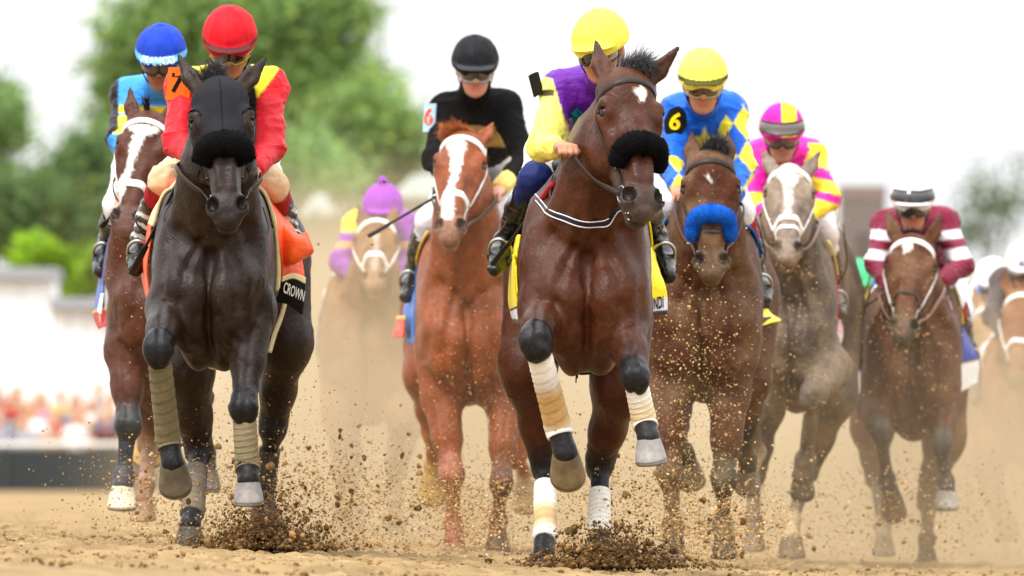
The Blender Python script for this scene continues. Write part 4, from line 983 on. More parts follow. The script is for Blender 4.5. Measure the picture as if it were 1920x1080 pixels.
    if 'bpaint' in c: col = c['bpaint'](V, tg, tt, col)
    w = 1-np.abs(2*fbm(V, 15, 41, 3)-1); J.FL = Fl
    obj('breeches', V+N*((w-.75)*.016)[:, None], Fc, 'breeches', root, col)
    for k, bt in enumerate(boots):
        F1 = Field(bt, h); V, Fc = F1.mesh(); N = F1.grad(V); _, tg, tt = F1.shade(V); col = np.tile(bcol, (len(V), 1)); col[tg == 'heel'] *= .7
        w = 1-np.abs(2*noise(V*A(1, 1, 2.5), 14, 51)-1)
        if 'btpaint' in c: col = c['btpaint'](V, tg, tt, col, k)
        obj('boot', V+N*((w-.75)*.012)[:, None], Fc, 'boot', root, col)
    # --- helmet
    hc = np.asarray(c.get('helmet', (.5, .5, .5)), float); hh = .005 if h < .009 else h*.8
    J.hel = lambda a, b, d: hp(a, b+.026, d-.012)
    cut = nrm(u*1.0-f*.10)
    HP = [ell(hp(0, .026, -.012), A(.104, .116, .126)*hs, R, 'shell', .01, ca=hc)]
    if c.get('peak', True): HP.append(ell(hp(0, .022, .088), A(.080, .012, .052)*hs, R, 'peak', .018, ca=hc))
    if c.get('pompom'): HP.append(ell(hp(0, .155, -.01), A(.026, .026, .026)*hs, R, 'button', .01, ca=hc))
    else: HP.append(ell(hp(0, .141, -.012), A(.012, .006, .012)*hs, R, 'button', .01, ca=hc))
    HP.append(cap(hp(-.3, -.115, -.05), hp(.3, -.115, -.05), .125*hs, .125*hs, 'cut', .012, f, 1.7, sub=True))
    Fh = Field(HP, hh); V, Fc = Fh.mesh(); N = Fh.grad(V); px, py = proj(V); loc = (V-Hc)@R/hs
    col = np.tile(hc, (len(V), 1))
    if 'hpaint' in c: col = c['hpaint'](px, py, loc, col)
    seam = np.minimum(np.abs(loc[:, 0]), np.abs(np.abs(loc[:, 0])*.8-np.abs(loc[:, 2]+.01)*.6)); gr = np.exp(-(seam/.003)**2)*(loc[:, 1] > .035); col = col*(1-.22*gr)[:, None]; V = V-N*(gr*.0018)[:, None]
    w = noise(V, 30, 61)-.5; w2 = 1-np.abs(2*noise(V*A(1, 1, .4), 34, 63)-1)
    J.helmet = obj('helmet', V+N*(w*.004+(w2-.6)*.003*(loc[:, 1] > .02))[:, None], Fc, 'helmet', root, col); J.FH = Fh
    # --- goggles
    if c.get('goggles', True):
        def lens_pt(th, v, off=0): 
            e = .032-.010*(abs(th)/1.25)**3; top = .008; nose = .016*math.exp(-(th/.16)**2) if v < 0 else 0
            return hp(math.sin(th)*(.080+off), -.007+top*0+v*e+nose*(-v), math.cos(th)*(.102+off)+.012-.02*abs(math.sin(th)))
        n, m = 25, 7; ths = np.linspace(-1.22, 1.22, n)
        gz = c.get('gup', 0.0)
        sh = (u*gz+f*(-gz*.12))*hs
        fr = empty('goggles', (0, 0, 0)); fr.parent = root
        V = [lens_pt(t, v, .006*(1-abs(v)**3))+sh for v in np.linspace(-1, 1, m) for t in ths]; V2 = [lens_pt(t, v, -.002)+sh for v in np.linspace(-1, 1, m) for t in ths]
        F = grid_faces(m, n, False); F2 = [tuple(i+n*m for i in reversed(x)) for x in F]
        lc = np.asarray(c.get('lens', srgb(60, 48, 38)), float); lcol = np.tile(lc, (2*n*m, 1))
        sd = np.abs(np.concatenate([np.tile(ths, m)]*2)); lcol += np.clip((sd-.7)*1.6, 0, 1)[:, None]*(np.asarray(c.get('lens2', srgb(150, 130, 90)))-lc)
        obj('lens', np.array(V+V2), F+F2, 'gloss', fr, lcol)
        rim = [lens_pt(t, 1, .001)+sh for t in ths]+[lens_pt(t, -1, .001)+sh for t in ths[::-1]]; rim.append(rim[0])
        Vr, Fr = tube(rim, .0045*hs, 6, n=90); obj('goggle_frame', Vr, Fr, 'leather', fr, c.get('frame', srgb(28, 26, 26)))
        for s in (-1, 1):
            pts = [hp(s*math.sin(t)*.088, .0+.028*k, math.cos(t)*.10-.01)+sh for k, t in zip((0, .3, .7, 1), (1.2, 1.5, 1.9, 2.4))]
            Vr, Fr = tube(pts, .009*hs, 6, n=12, flat=.4); obj('goggle_strap', Vr, Fr, 'leather', fr, srgb(24, 24, 26))
    if c.get('goggles2'):
        gz = c['goggles2']; ths = np.linspace(-1.25, 1.25, 25); sh = u*gz*hs
        ctr = lambda t, v, o: Fh.march([hp(math.sin(t)*.2, gz+v*.024*(1-.3*(abs(t)/1.25)**3), math.cos(t)*.24)], [hp(0, gz+v*.024, -.01)])[0]+(l*math.sin(t)+f*math.cos(t))*o
        V = [ctr(t, v, .004+.006*(1-v*v)) for v in np.linspace(-1, 1, 5) for t in ths]
        o = obj('spare_goggles', np.array(V), grid_faces(5, 25, False), 'gloss', root, c.get('lens', srgb(60, 52, 50)))
        rim = [ctr(t, 1, .003) for t in ths]+[ctr(t, -1, .003) for t in ths[::-1]]; rim.append(rim[0])
        Vr, Fr = tube(rim, .005, 6, n=80); obj('goggle_frame', Vr, Fr, 'leather', o, srgb(30, 28, 30))
    for s in (-1, 1):
        pts = [hp(s*.078, -.005, .03), hp(s*.072, -.05, .035), hp(s*.05, -.09, .042), hp(s*.015, -.121, .05)]
        V, F = tube(pts, .006*hs, 6, n=14, flat=.5); obj('chin_strap', V, F, 'leather', root, srgb(22, 22, 24))
    return J
def arm_badge(J, at, w, hgt, col, txt, tcol, tsize, rot=0.0, shape='box', border=None, tk=.006, bold=.02, toff=(0, 0), wrap=.6, facing=None):
    """number badge strapped on the sleeve: a slightly curved plate with its number"""
    c = P(at[0], at[1], J.D+at[2]); O = P(at[0], at[1], J.D-.4); 
    c = J.FJ.march([O], [P(at[0], at[1], J.D+.9)])[0]; nv_ = A(0, -1, 0) if facing is None else nrm(A(*facing))
    r = A(math.cos(rot), 0, math.sin(rot)); r = nrm(r-nv_*(r@nv_)); up = np.cross(nv_, r); up = up if up[2] > 0 else -up
    n, m = 13, 13; V = []
    bend = lambda x, y: c+r*x+up*y+nv_*(.030-wrap*x*x/w)
    if shape == 'box':
        us = [(x, y) for y in np.linspace(-hgt/2, hgt/2, m) for x in np.linspace(-w/2, w/2, n)]; F = grid_faces(m, n, False)
    else:
        us = [(w/2*k/6*math.cos(a)*(1+.10*(abs(math.cos(4*a)))), hgt/2*k/6*math.sin(a)*(1+.10*abs(math.cos(4*a)))) for k in range(7) for a in np.linspace(0, 2*math.pi, 24, endpoint=False)]; F = grid_faces(7, 24)
    V = [bend(x, y) for x, y in us]; V2 = [v-nv_*tk for v in V]; k = len(V)
    F = F+[tuple(i+k for i in reversed(f)) for f in F]
    o = obj('number_badge', np.array(V+V2), F, 'cloth', J.root, col)
    def lay(W):
        X = (W-c)@r; Y = (W-c)@up; return np.array([bend(x, y) for x, y in zip(X, Y)])+nv_*.003
    if txt: lettering('badge_number', txt, c+r*toff[0]+up*toff[1], r, up, tsize, tcol, o, bold, lay)
    return o
def whip(label, a, b, D, handle=None, rad=.007, flap=True, group='riding whips'):
    p, q2 = P(a[0], a[1], D+a[2]), P(b[0], b[1], D+b[2]); d = q2-p
    V, F = tube([p, p+d*.33, p+d*.7, p+d*.78, q2], [rad*1.3, rad, rad*.8, rad*1.2, rad*1.5], 10, n=24)
    t = empty('riding_whip', (p+q2)/2, label, 'riding whip', group)
    obj('shaft', V, F, 'leather', t, srgb(22, 21, 22))
    if handle is not None:
        V, F = tube([p-d*.01, p+d*.33], [rad*1.7, rad*1.55], 10, n=8); obj('handle', V, F, 'leather', t, handle)
    V, F = tube([p+d*.76, q2+d*.02], [rad*1.9, rad*2.3], 10, n=6, flat=.55); obj('flap', V, F, 'leather', t, srgb(18, 18, 19))
    return t
BAY = srgb(68, 34, 18); BLK = srgb(38, 26, 20); CHEST = srgb(122, 62, 29); GREY = srgb(82, 72, 65)
YEL = srgb(232, 222, 70); PYEL = srgb(238, 226, 104); TAN = srgb(150, 124, 86)
OLIVE = srgb(112, 104, 78)
pick = lambda *a: np.select(*a)
def paint_const(c): return lambda px, py, V, tg, t, N: np.tile(np.asarray(c, float), (len(V), 1))
def setc(col, m, c): col[m] = np.asarray(c, float); return col
def isin(tg, *names): return np.isin(tg, names)
# ================= central bay horse
hD = dict(coat=BAY, point=srgb(26, 25, 27), muzzle=srgb(70, 62, 58), poll=(1188, 128, -.28), nose=(1217, 404, -.56), yaw=22, gs=1.2,
  ears=((1117, 78, -.12), (1270, 91, -.16)), neck=[(1127, 300, .0, .125, .18), (1096, 420, .22, .175, .25)],
  cx=1100, top=315, bot=700, hw=.232, hipw=1.04, hipx=1082, breast=560,
  fl=dict(p=[(1022, 585, .02), (1005, 640, -.30), (1046, 800, -.12), (1060, 850, -.14)], flex=True, ls=1.12, hoof=((.05, .75, -.6), (.15, -.45, -1)), hs=1.15, wrap=[WHITE, WHITE, srgb(206, 200, 190), srgb(186, 150, 96), srgb(190, 154, 100), srgb(196, 162, 110), WHITE, WHITE], hoofcol=srgb(110, 92, 66)),
  fr=dict(p=[(1168, 600, .05), (1190, 705, -.22), (1208, 790, -.16), (1216, 822, -.2)], ls=1.05, hoof=((.12, .2, -1), (0, -1, -.15)), wrap=[WHITE, WHITE, srgb(222, 206, 176), srgb(214, 190, 148), WHITE], hoofcol=srgb(140, 138, 138), hs=1.02),
  hl=dict(p=[(1020, 500, 1.45), (990, 690, 1.25), (1022, 870, 1.42), (1022, 1000, 1.18), (1019, 1038, 1.1)], ls=1.03, w0=.3, w1=1.0, wrap=[WHITE, WHITE, WHITE, srgb(204, 176, 130), srgb(190, 156, 106), srgb(226, 216, 200), WHITE], hoofcol=srgb(60, 58, 60), hoof=((-.02, .25, -1), (-.05, -1, -.3)), shoe=False),
  hr=dict(p=[(1165, 500, 1.55), (1160, 720, 1.4), (1124, 870, 1.6), (1124, 985, 1.45), (1124, 1025, 1.42)], w0=.45, w1=1.0, wrap=[WHITE, WHITE, srgb(220, 214, 204), WHITE], hoofcol=srgb(60, 58, 60), shoe=False),
  marks=[dict(line=[(1193, 169, 4), (1203, 173, 10), (1205, 178, 8), (1203, 190, 1)], rag=1.3)],
  lock=[dict(at=(1186, 118, -.22), dir=(.55, -.2, .75), n=1100, spread=(.026, .015, .01), len=.10, col=srgb(88, 86, 88), sag=1.5, fan=3, rad=.0016, jit=.10, curl=.12), dict(at=(1166, 122, -.22), dir=(.25, -.1, 1), n=140, spread=(.014, .015, .01), len=.06, col=srgb(96, 94, 96), sag=1.0, fan=3, rad=.0022, jit=.14)])
HD = make_horse('bright bay horse leading at centre, white star, black fleece noseband and bandaged legs', 40, hD)
# ================= dark horse with hood
hA = dict(coat=BLK, point=srgb(24, 23, 25), muzzle=srgb(52, 46, 46), poll=(412, 148, -.28), nose=(429, 420, -.52), yaw=4, gs=1.17,
  ears=((334, 104, -.14), (498, 109, -.14)), neck=[(408, 330, .0, .128, .18), (402, 440, .22, .18, .25)],
  cx=394, top=315, bot=690, hw=.218, hipw=1.12, hipx=440, breast=555,
  fl=dict(p=[(320, 580, .02), (297, 655, -.30), (315, 825, -.12), (324, 868, -.14)], flex=True, ls=1.08, hoof=((.08, .7, -.65), (.1, -.5, -1)), hs=1.12, wrap=[OLIVE, OLIVE*.9, OLIVE*1.05, OLIVE], hoofcol=srgb(92, 82, 66)),
  fr=dict(p=[(472, 585, .05), (457, 765, -.2), (464, 872, -.16), (466, 902, -.2)], ls=1.08, hoof=((.02, .15, -1), (.0, -1, -.1)), wrap=[srgb(140, 130, 104), srgb(132, 122, 96), srgb(120, 110, 86)], hoofcol=srgb(128, 126, 126), w0=.22),
  hl=dict(p=[(365, 500, 1.45), (350, 690, 1.25), (372, 840, 1.42), (362, 955, 1.15), (356, 985, 1.08)], ls=1.05, w0=.35, wrap=[srgb(60, 58, 56), srgb(90, 86, 78), srgb(88, 82, 72), srgb(92, 86, 76)], hoofcol=srgb(58, 55, 55), shoe=False),
  hr=dict(p=[(512, 480, 1.5), (535, 640, 1.45), (512, 800, 1.62), (497, 905, 1.72), (496, 935, 1.7)], w0=.4, wrap=[srgb(62, 56, 52)]*3, hoofcol=srgb(50, 48, 48), shoe=False),
  lock=[dict(at=(404, 140, -.2), dir=(-.25, -.15, .9), n=900, spread=(.030, .015, .012), len=.085, col=srgb(78, 76, 78), sag=1.2, fan=6, rad=.0016, jit=.13, curl=.12)])
HA = make_horse('dark brown horse in a black hood at left, olive leg bandages', 41.2, hA)
# ================= bay horse with broad blaze
hB = dict(coat=srgb(74, 38, 24), point=srgb(44, 46, 48), muzzle=srgb(112, 84, 76), poll=(278, 208, -.26), nose=(231, 434, -.52), yaw=-6, gs=1.12,
  ears=((244, 164, -.14), (330, 185, -.1)), neck=[(290, 360, .05, .13, .17), (292, 490, .25, .175, .25)],
  cx=308, top=345, bot=705, hw=.224, hipx=335, breast=580,
  fl=dict(p=[(236, 655, .05), (241, 795, -.1), (232, 893, -.12), (230, 912, -.16)], ls=1.06, hoof=((-.03, .15, -1), (0, -1, -.1)), hoofcol=srgb(216, 200, 172), hs=1.05, sock=srgb(60, 54, 56)),
  fr=dict(p=[(350, 655, .05), (376, 745, -.1), (386, 850, .1), (388, 880, .1)], hoofcol=srgb(90, 84, 80)),
  hl=dict(p=[(270, 520, 1.45), (258, 690, 1.3), (264, 745, 1.5), (276, 800, 1.72), (278, 815, 1.74)], hoofcol=srgb(196, 160, 108), sock=srgb(190, 160, 112), hoof=((.0, .6, -.8), (0, -.7, -.8)), hs=1.2),
  hr=dict(p=[(340, 520, 1.5), (310, 700, 1.4), (282, 830, 1.6), (272, 910, 1.4), (268, 940, 1.35)], hoofcol=srgb(150, 120, 90), point=srgb(130, 98, 74), shoe=False),
  marks=[dict(line=[(248, 240, 6), (264, 244, 12), (290, 243, 8)]), dict(line=[(265, 246, 12), (250, 280, 8), (242, 320, 6), (226, 352, 8), (216, 385, 6)]), dict(line=[(208, 390, 9), (218, 372, 8)], col=srgb(206, 150, 140), a=.7)],
  lock=[dict(at=(276, 206, -.24), dir=(-.05, -.2, 1), n=60, spread=(.007, .008, .004), len=.075, col=srgb(26, 22, 22), sag=.1, fan=0, jit=.05, rad=.0028)])
HB = make_horse('bay horse with a broad white blaze and white bridle at far left', 44.6, hB)
# ================= chestnut
hC = dict(coat=CHEST, point=srgb(140, 74, 42), muzzle=srgb(146, 110, 92), poll=(868, 242, -.18), nose=(838, 446, -.54), yaw=-8, gs=1.08,
  ears=((826, 232, -.06), (924, 231, -.06)), neck=[(874, 400, .05, .135, .18), (880, 560, .25, .18, .26)],
  cx=880, top=355, bot=762, hw=.224, hipw=1.1, hipx=866, breast=640, mane=srgb(150, 80, 40),
  fl=dict(p=[(828, 745, .05), (848, 890, -.1), (850, 985, -.05), (852, 1014, -.08)], ls=1.1, point=srgb(138, 82, 62), hoofcol=srgb(150, 108, 86), shoe=False),
  fr=dict(p=[(946, 760, .05), (940, 905, -.15), (934, 975, -.1), (933, 1000, -.12)], point=srgb(84, 50, 34), hoofcol=srgb(70, 56, 46), shoe=False),
  hl=dict(p=[(812, 590, 1.45), (800, 700, 1.3), (812, 810, 1.5), (812, 870, 1.7), (811, 888, 1.72)], point=srgb(150, 90, 50), sock=srgb(190, 156, 96), hoofcol=srgb(176, 144, 88), hoof=((0, .6, -.8), (0, -.7, -.8)), hs=1.25),
  hr=dict(p=[(925, 590, 1.5), (935, 720, 1.4), (965, 850, 1.5), (985, 890, 1.7), (988, 905, 1.72)], sock=srgb(200, 180, 150), hoofcol=srgb(190, 166, 128), hoof=((0, .6, -.8), (0, -.7, -.8)), hs=1.2),
  marks=[dict(line=[(842, 272, 8), (858, 272, 15), (858, 280, 14), (856, 300, 11), (853, 330, 7), (846, 350, 6), (842, 372, 11), (838, 400, 12)])],
  lock=[dict(at=(862, 236, -.14), dir=(-.5, -.2, .5), n=420, spread=(.045, .02, .012), len=.075, col=srgb(160, 88, 44), sag=1.2, fan=2, rad=.0021, jit=.2)])
HC = make_horse('bright chestnut horse with a white blaze and white bridle left of centre', 48, hC)
# ================= bay with blue shadow roll
hE = dict(coat=srgb(68, 35, 20), point=srgb(36, 38, 32), muzzle=srgb(84, 68, 60), poll=(1333, 282, -.26), nose=(1335, 518, -.5), yaw=1, gs=1.22,
  ears=((1298, 249, -.12), (1364, 248, -.12)), neck=[(1325, 430, .05, .15, .19), (1318, 570, .25, .185, .26)],
  cx=1317, top=360, bot=755, hw=.238, hipx=1334, breast=620, dusty=.16, h=.0105,
  fl=dict(p=[(1256, 740, .05), (1256, 890, -.1), (1262, 985, -.1), (1262, 1012, -.12)], ls=1.1, hoofcol=srgb(80, 66, 52), point=srgb(74, 56, 42), shoe=False),
  fr=dict(p=[(1367, 740, .05), (1357, 900, -.1), (1356, 985, -.05), (1358, 1010, -.1)], ls=1.06, hoofcol=srgb(60, 50, 40), shoe=False),
  hl=dict(p=[(1262, 570, 1.45), (1262, 720, 1.3), (1268, 800, 1.5), (1284, 850, 1.7), (1288, 866, 1.72)], hoofcol=srgb(110, 90, 66), hoof=((.2, .6, -.8), (.2, -.7, -.8)), hs=1.1),
  hr=dict(p=[(1400, 560, 1.5), (1400, 710, 1.35), (1396, 800, 1.5), (1402, 860, 1.7), (1402, 880, 1.72)], hoofcol=srgb(110, 94, 74), hoof=((.0, .6, -.8), (.0, -.7, -.8))),
  marks=[dict(line=[(1326, 330, 3), (1331, 336, 4), (1334, 341, 2)], a=.8)],
  lock=[dict(at=(1338, 268, -.22), dir=(.15, -.3, .6), n=460, spread=(.036, .02, .01), len=.085, col=srgb(58, 54, 54), sag=1.8, fan=2, rad=.0022, jit=.15)])
HE = make_horse('bay horse with a blue fleece noseband right of centre, dusted with dirt', 45.5, hE)
# ================= grey
hF = dict(coat=GREY, point=srgb(86, 78, 72), muzzle=srgb(120, 106, 98), head_col=srgb(118, 104, 96), poll=(1482, 304, -.18), nose=(1476, 484, -.56), yaw=-1, gs=1.13,
  ears=((1430, 282, -.06), (1536, 284, -.06)), neck=[(1476, 430, .05, .125, .17), (1482, 560, .25, .175, .25)],
  cx=1480, top=385, bot=775, hw=.192, hipw=1.2, hipx=1518, breast=640, dapple=.3, dusty=.5, h=.0115, mane=srgb(90, 84, 80),
  fl=dict(p=[(1425, 740, .05), (1410, 775, -.25), (1420, 848, -.05), (1410, 872, -.05)], flex=True, hoofcol=srgb(110, 96, 80), hoof=((-.2, .5, -.8), (-.2, -.7, -.8)), sock=srgb(170, 156, 134)),
  fr=dict(p=[(1556, 690, .02), (1526, 738, -.30), (1510, 862, -.1), (1505, 892, -.08)], flex=True, ls=1.2, coat=srgb(100, 88, 78), hoof=((0, .6, -.7), (0, -.5, -1)), hs=1.0, hoofcol=srgb(80, 70, 58)),
  hl=dict(p=[(1440, 580, 1.45), (1430, 760, 1.3), (1414, 890, 1.5), (1413, 975, 1.3), (1413, 1000, 1.25)], shoe=False, hoofcol=srgb(120, 108, 90)),
  hr=dict(p=[(1560, 580, 1.5), (1565, 740, 1.3), (1515, 880, 1.5), (1486, 975, 1.2), (1484, 1008, 1.12)], sock=srgb(170, 150, 116), shoe=False, hoofcol=srgb(110, 92, 70), hs=1.15),
  marks=[dict(line=[(1455, 326, 5), (1480, 326, 20), (1500, 328, 6)], a=.75), dict(line=[(1479, 330, 16), (1478, 360, 9), (1477, 400, 7)], a=.5)])
HF = make_horse('dusty grey horse with a white bridle, right of the blue noseband horse', 49.8, hF)
# ================= bay of the maroon rider
hG = dict(coat=srgb(74, 35, 20), point=srgb(66, 62, 62), muzzle=srgb(70, 64, 60), poll=(1714, 436, -.2), nose=(1690, 632, -.55), yaw=-4, gs=1.15,
  ears=((1664, 397, -.1), (1763, 400, -.1)), neck=[(1715, 550, .05, .13, .17), (1712, 660, .25, .175, .25)],
  cx=1709, top=470, bot=828, hw=.222, hipw=1.05, hipx=1722, breast=700, dusty=.15, h=.0115,
  fl=dict(p=[(1640, 765, .0), (1650, 805, -.32), (1664, 900, -.1), (1672, 928, -.1)], flex=True, hoof=((.1, .6, -.7), (.1, -.5, -1)), hs=1.1, hoofcol=srgb(110, 88, 64)),
  fr=dict(p=[(1768, 760, .05), (1765, 832, -.2), (1774, 902, -.14), (1775, 920, -.17)], hoof=((.0, .15, -1), (0, -1, -.1)), hoofcol=srgb(150, 146, 140)),
  hl=dict(p=[(1665, 640, 1.45), (1636, 800, 1.3), (1642, 890, 1.45), (1655, 985, 1.2), (1657, 1010, 1.15)], shoe=False, hoofcol=srgb(140, 126, 104), sock=srgb(150, 134, 110)),
  hr=dict(p=[(1765, 640, 1.5), (1770, 820, 1.4), (1740, 940, 1.55), (1738, 1010, 1.4), (1738, 1034, 1.38)], shoe=False, hoofcol=srgb(80, 70, 62), point=srgb(80, 60, 50)),
  marks=[dict(line=[(1696, 460, 5), (1704, 460, 7), (1702, 468, 5), (1697, 476, 2)])],
  lock=[dict(at=(1710, 424, -.14), dir=(0, -.4, .5), n=120, spread=(.03, .01, .01), len=.05, col=srgb(40, 36, 34), sag=1., fan=4, rad=.003)])
HG = make_horse('bay horse with a small white star and white bridle at right, blue saddle cloth', 51.5, hG)
# ================= sandy horse in the dust
hH = dict(coat=srgb(118, 82, 54), point=srgb(104, 80, 56), muzzle=srgb(150, 120, 92), poll=(706, 405, -.15), nose=(699, 530, -.62), yaw=-2, gs=1.1,
  ears=((672, 385, -.05), (740, 384, -.05)), neck=[(700, 520, .05, .125, .17), (694, 610, .25, .175, .25)],
  cx=690, top=470, bot=800, hw=.235, hipx=700, breast=660, h=.014, dusty=.35, mane=srgb(130, 100, 70),
  fl=dict(p=[(638, 760, .05), (640, 880, -.05), (641, 960, 0), (642, 985, 0)], shoe=False, hoofcol=srgb(130, 110, 84)),
  fr=dict(p=[(745, 755, .02), (756, 800, -.3), (742, 885, -.1), (738, 910, -.1)], flex=True, shoe=False, hoofcol=srgb(130, 110, 84)),
  hl=dict(p=[(645, 640, 1.45), (640, 780, 1.3), (660, 880, 1.5), (668, 950, 1.3), (668, 975, 1.25)], shoe=False),
  hr=dict(p=[(745, 640, 1.45), (762, 780, 1.3), (745, 880, 1.5), (742, 950, 1.3), (742, 975, 1.25)], shoe=False),
  marks=[dict(line=[(706, 440, 6), (702, 500, 6)], a=.3)])
HH = make_horse('sandy bay horse veiled in dust under the purple rider', 55.4, hH)
# ------------------------------------------------------------------ bridles and nosebands
LEA = srgb(46, 36, 32)
bridle(HD, LEA, nose=LEA, nose_a=.36)
shadow_roll(HD, srgb(13, 13, 14), a=.328, rad=.042, ph=60, tilt=.12)
pts = HD.F.pix([(1006, 372), (1020, 388), (1045, 404), (1080, 416), (1120, 419), (1150, 414), (1182, 404)], 39.0, 41.6)
_b = surf_strap(HD, pts, .024, .006, 'breast_collar', 'leather', srgb(28, 28, 38), 60)
for _o in (-5.5, 5.5):
    pts = HD.F.pix([(1006, 372+_o), (1020, 388+_o), (1045, 404+_o), (1080, 416+_o), (1120, 419+_o), (1150, 414+_o), (1182, 404+_o)], 39.0, 41.6); surf_strap(HD, pts, .004, .004, 'piping', 'cloth', srgb(220, 220, 226), 60, _b, .004)
body_ring(HD, .62, .11, .008, 'girth', 'cloth', srgb(30, 28, 28), 160, 380)
bridle(HA, srgb(30, 28, 28), browband=False, nose=False)
hood(HA, srgb(40, 40, 44))
shadow_roll(HA, srgb(15, 15, 16), a=.285, rad=.047, ph=66, tilt=.10, seed=3)
body_ring(HA, .62, .10, .012, 'girth', 'cloth', srgb(206, 190, 150), 160, 380)
WB = srgb(226, 222, 218)
bridle(HB, WB, nose_w=.034, nose_a=.375, brow_w=.026, cheek_w=.026, thick=.008)
bridle(HC, WB, nose_w=.034, nose_a=.37, brow_w=.028, cheek_w=.024, thick=.008)
bridle(HE, LEA, nose=LEA)
shadow_roll(HE, srgb(22, 84, 180), a=.322, rad=.037, ph=66, tilt=.13, seed=5)
bridle(HF, WB, nose_w=.030, nose_a=.36, brow_w=.028, cheek_w=.026, thick=.008)
surf_strap(HF, head_ring(HF, .42, -95, 95, 15, -.02), .02, .006, 'noseband', 'leather', WB, 50, HF.bridle)
bridle(HG, WB, nose=LEA, nose_w=.022, nose_a=.36, brow_w=.030, cheek_w=.028, thick=.008)
bridle(HH, WB, nose_w=.040, nose_a=.36, brow_w=.036, cheek_w=.030, thick=.01)
# ------------------------------------------------------------------ jockeys
RED = srgb(192, 24, 36); BLACK = srgb(22, 21, 23); SKIN = srgb(196, 146, 118)
def band(loc, lo, hi): return (loc[:, 1] > lo) & (loc[:, 1] < hi)
# --- red and yellow silks
def pA(px, py, V, tg, t, N):
    c = np.tile(RED, (len(V), 1)); d = np.abs(px-431); up = isin(tg, 'torso', 'collar', 'arm_l_up', 'arm_r_up') & (N[:, 1] < .5)
    setc(c, isin(tg, 'torso', 'collar') | ((d < 50) & up), BLACK)
    yl = in_poly(d, py, [(36, 80), (74, 80), (90, 132), (50, 188), (44, 160)]); setc(c, up & yl, YEL*A(1.0, .93, .5))
    setc(c, up & in_poly(d, py, [(30, 140), (45, 158), (52, 182), (52, 206), (36, 206)]), BLACK); return c
def hA_(px, py, loc, c): setc(c, band(loc, .020, .038) & (loc[:, 2] > -.05), srgb(92, 40, 44)); return c
def btA(V, tg, t, c, k):
    s = (tg == 'shaft') & (np.sin(V[:, 2]*150+V[:, 0]*60) > .35) & (t > .2); c[s] = srgb(200, 200, 200); return c
def bpA(V, tg, t, c):
    m = np.char.startswith(tg, 'shin'); c[m] = srgb(150, 26, 34); m2 = np.char.startswith(tg, 'thigh') & (t > .75); c[m2] = srgb(206, 176, 140); return c
JA = make_jockey('jockey in red and yellow silks with a red helmet, badge 7 on his arm', 41.2, dict(head=(431, 82, .10), look=(0, 27, 0), sh=[(346, 165, .42), (502, 166, .42)], el=[(332, 266, .22), (506, 280, .22)], wr=[(366, 302, .02), (476, 318, .02)],
  hip=(425, 300, 1.05), kn=[(308, 338, .55), (510, 350, .55)], an=[(268, 448, .9), (538, 432, .92)], to=[(256, 500, .72), (552, 478, .78)], paint=pA, helmet=RED*A(1.1, 1, 1), hpaint=hA_, skin=srgb(176, 122, 92), lens=srgb(40, 26, 18), lens2=srgb(220, 170, 60), frame=srgb(170, 130, 40), bpaint=bpA, btpaint=btA, bt=.4))
arm_badge(JA, (337, 160, 0), .092, .125, srgb(226, 96, 32), '7', BLACK, .10, rot=-.10, bold=.03, toff=(-.005, 0), facing=(-.15, -1, .12))
# --- blue silks, blue helmet
def pB(px, py, V, tg, t, N):
    c = np.tile(srgb(52, 136, 216), (len(V), 1)); setc(c, (py > 199) & (py < 214) & isin(tg, 'torso', 'collar', 'arm_l_up', 'arm_r_up'), srgb(222, 196, 40)); setc(c, isin(tg, 'arm_l_lo', 'arm_r_lo') | (isin(tg, 'arm_l_up') & (py > 218)), YEL); setc(c, isin(tg, 'arm_l_lo') & (py > 252), srgb(52, 136, 216))
    setc(c, isin(tg, 'arm_l_up') & (px < 223) & (py > 150), BLACK); return c
def hB_(px, py, loc, c): setc(c, band(loc, .016, .043), srgb(108, 178, 232)); return c
JB = make_jockey('jockey in blue silks with a yellow stripe, lettered blue helmet, far left', 44.6, dict(head=(302, 110, .12), look=(-4, 20, 0), sh=[(242, 182, .42), (348, 182, .42)], el=[(226, 262, .22), (375, 275, .22)], wr=[(250, 310, .05), (340, 315, .05)],
  hip=(300, 320, 1.05), kn=[(222, 385, .5), (370, 380, .5)], an=[(206, 446, .85), (385, 450, .85)], to=[(188, 505, .62), (395, 505, .65)], paint=pB, helmet=srgb(30, 62, 176), hpaint=hB_, skin=srgb(150, 100, 76), lens=srgb(52, 40, 34), lens2=srgb(160, 140, 110), boot=srgb(20, 20, 24)))
def helmet_text(J, txt, col, y, size, th0=0.0, bold=.02, name='helmet_lettering'):
    V, F = text_mesh(txt, size, bold*size); th = V[:, 0]/.118+th0
    O = np.array([J.hel(math.sin(a)*.3, y-.026+v, math.cos(a)*.3) for a, v in zip(th, V[:, 1])]); T = np.array([J.hel(0, y-.026+v, 0) for v in V[:, 1]])
    q = J.FH.march(O, T); q = q+J.FH.grad(q)*.0035; return obj(name, q, F, 'text', J.root, col, smooth=False)
helmet_text(JB, 'FRANCO', srgb(225, 238, 246), .029, .031, -.02, .03)
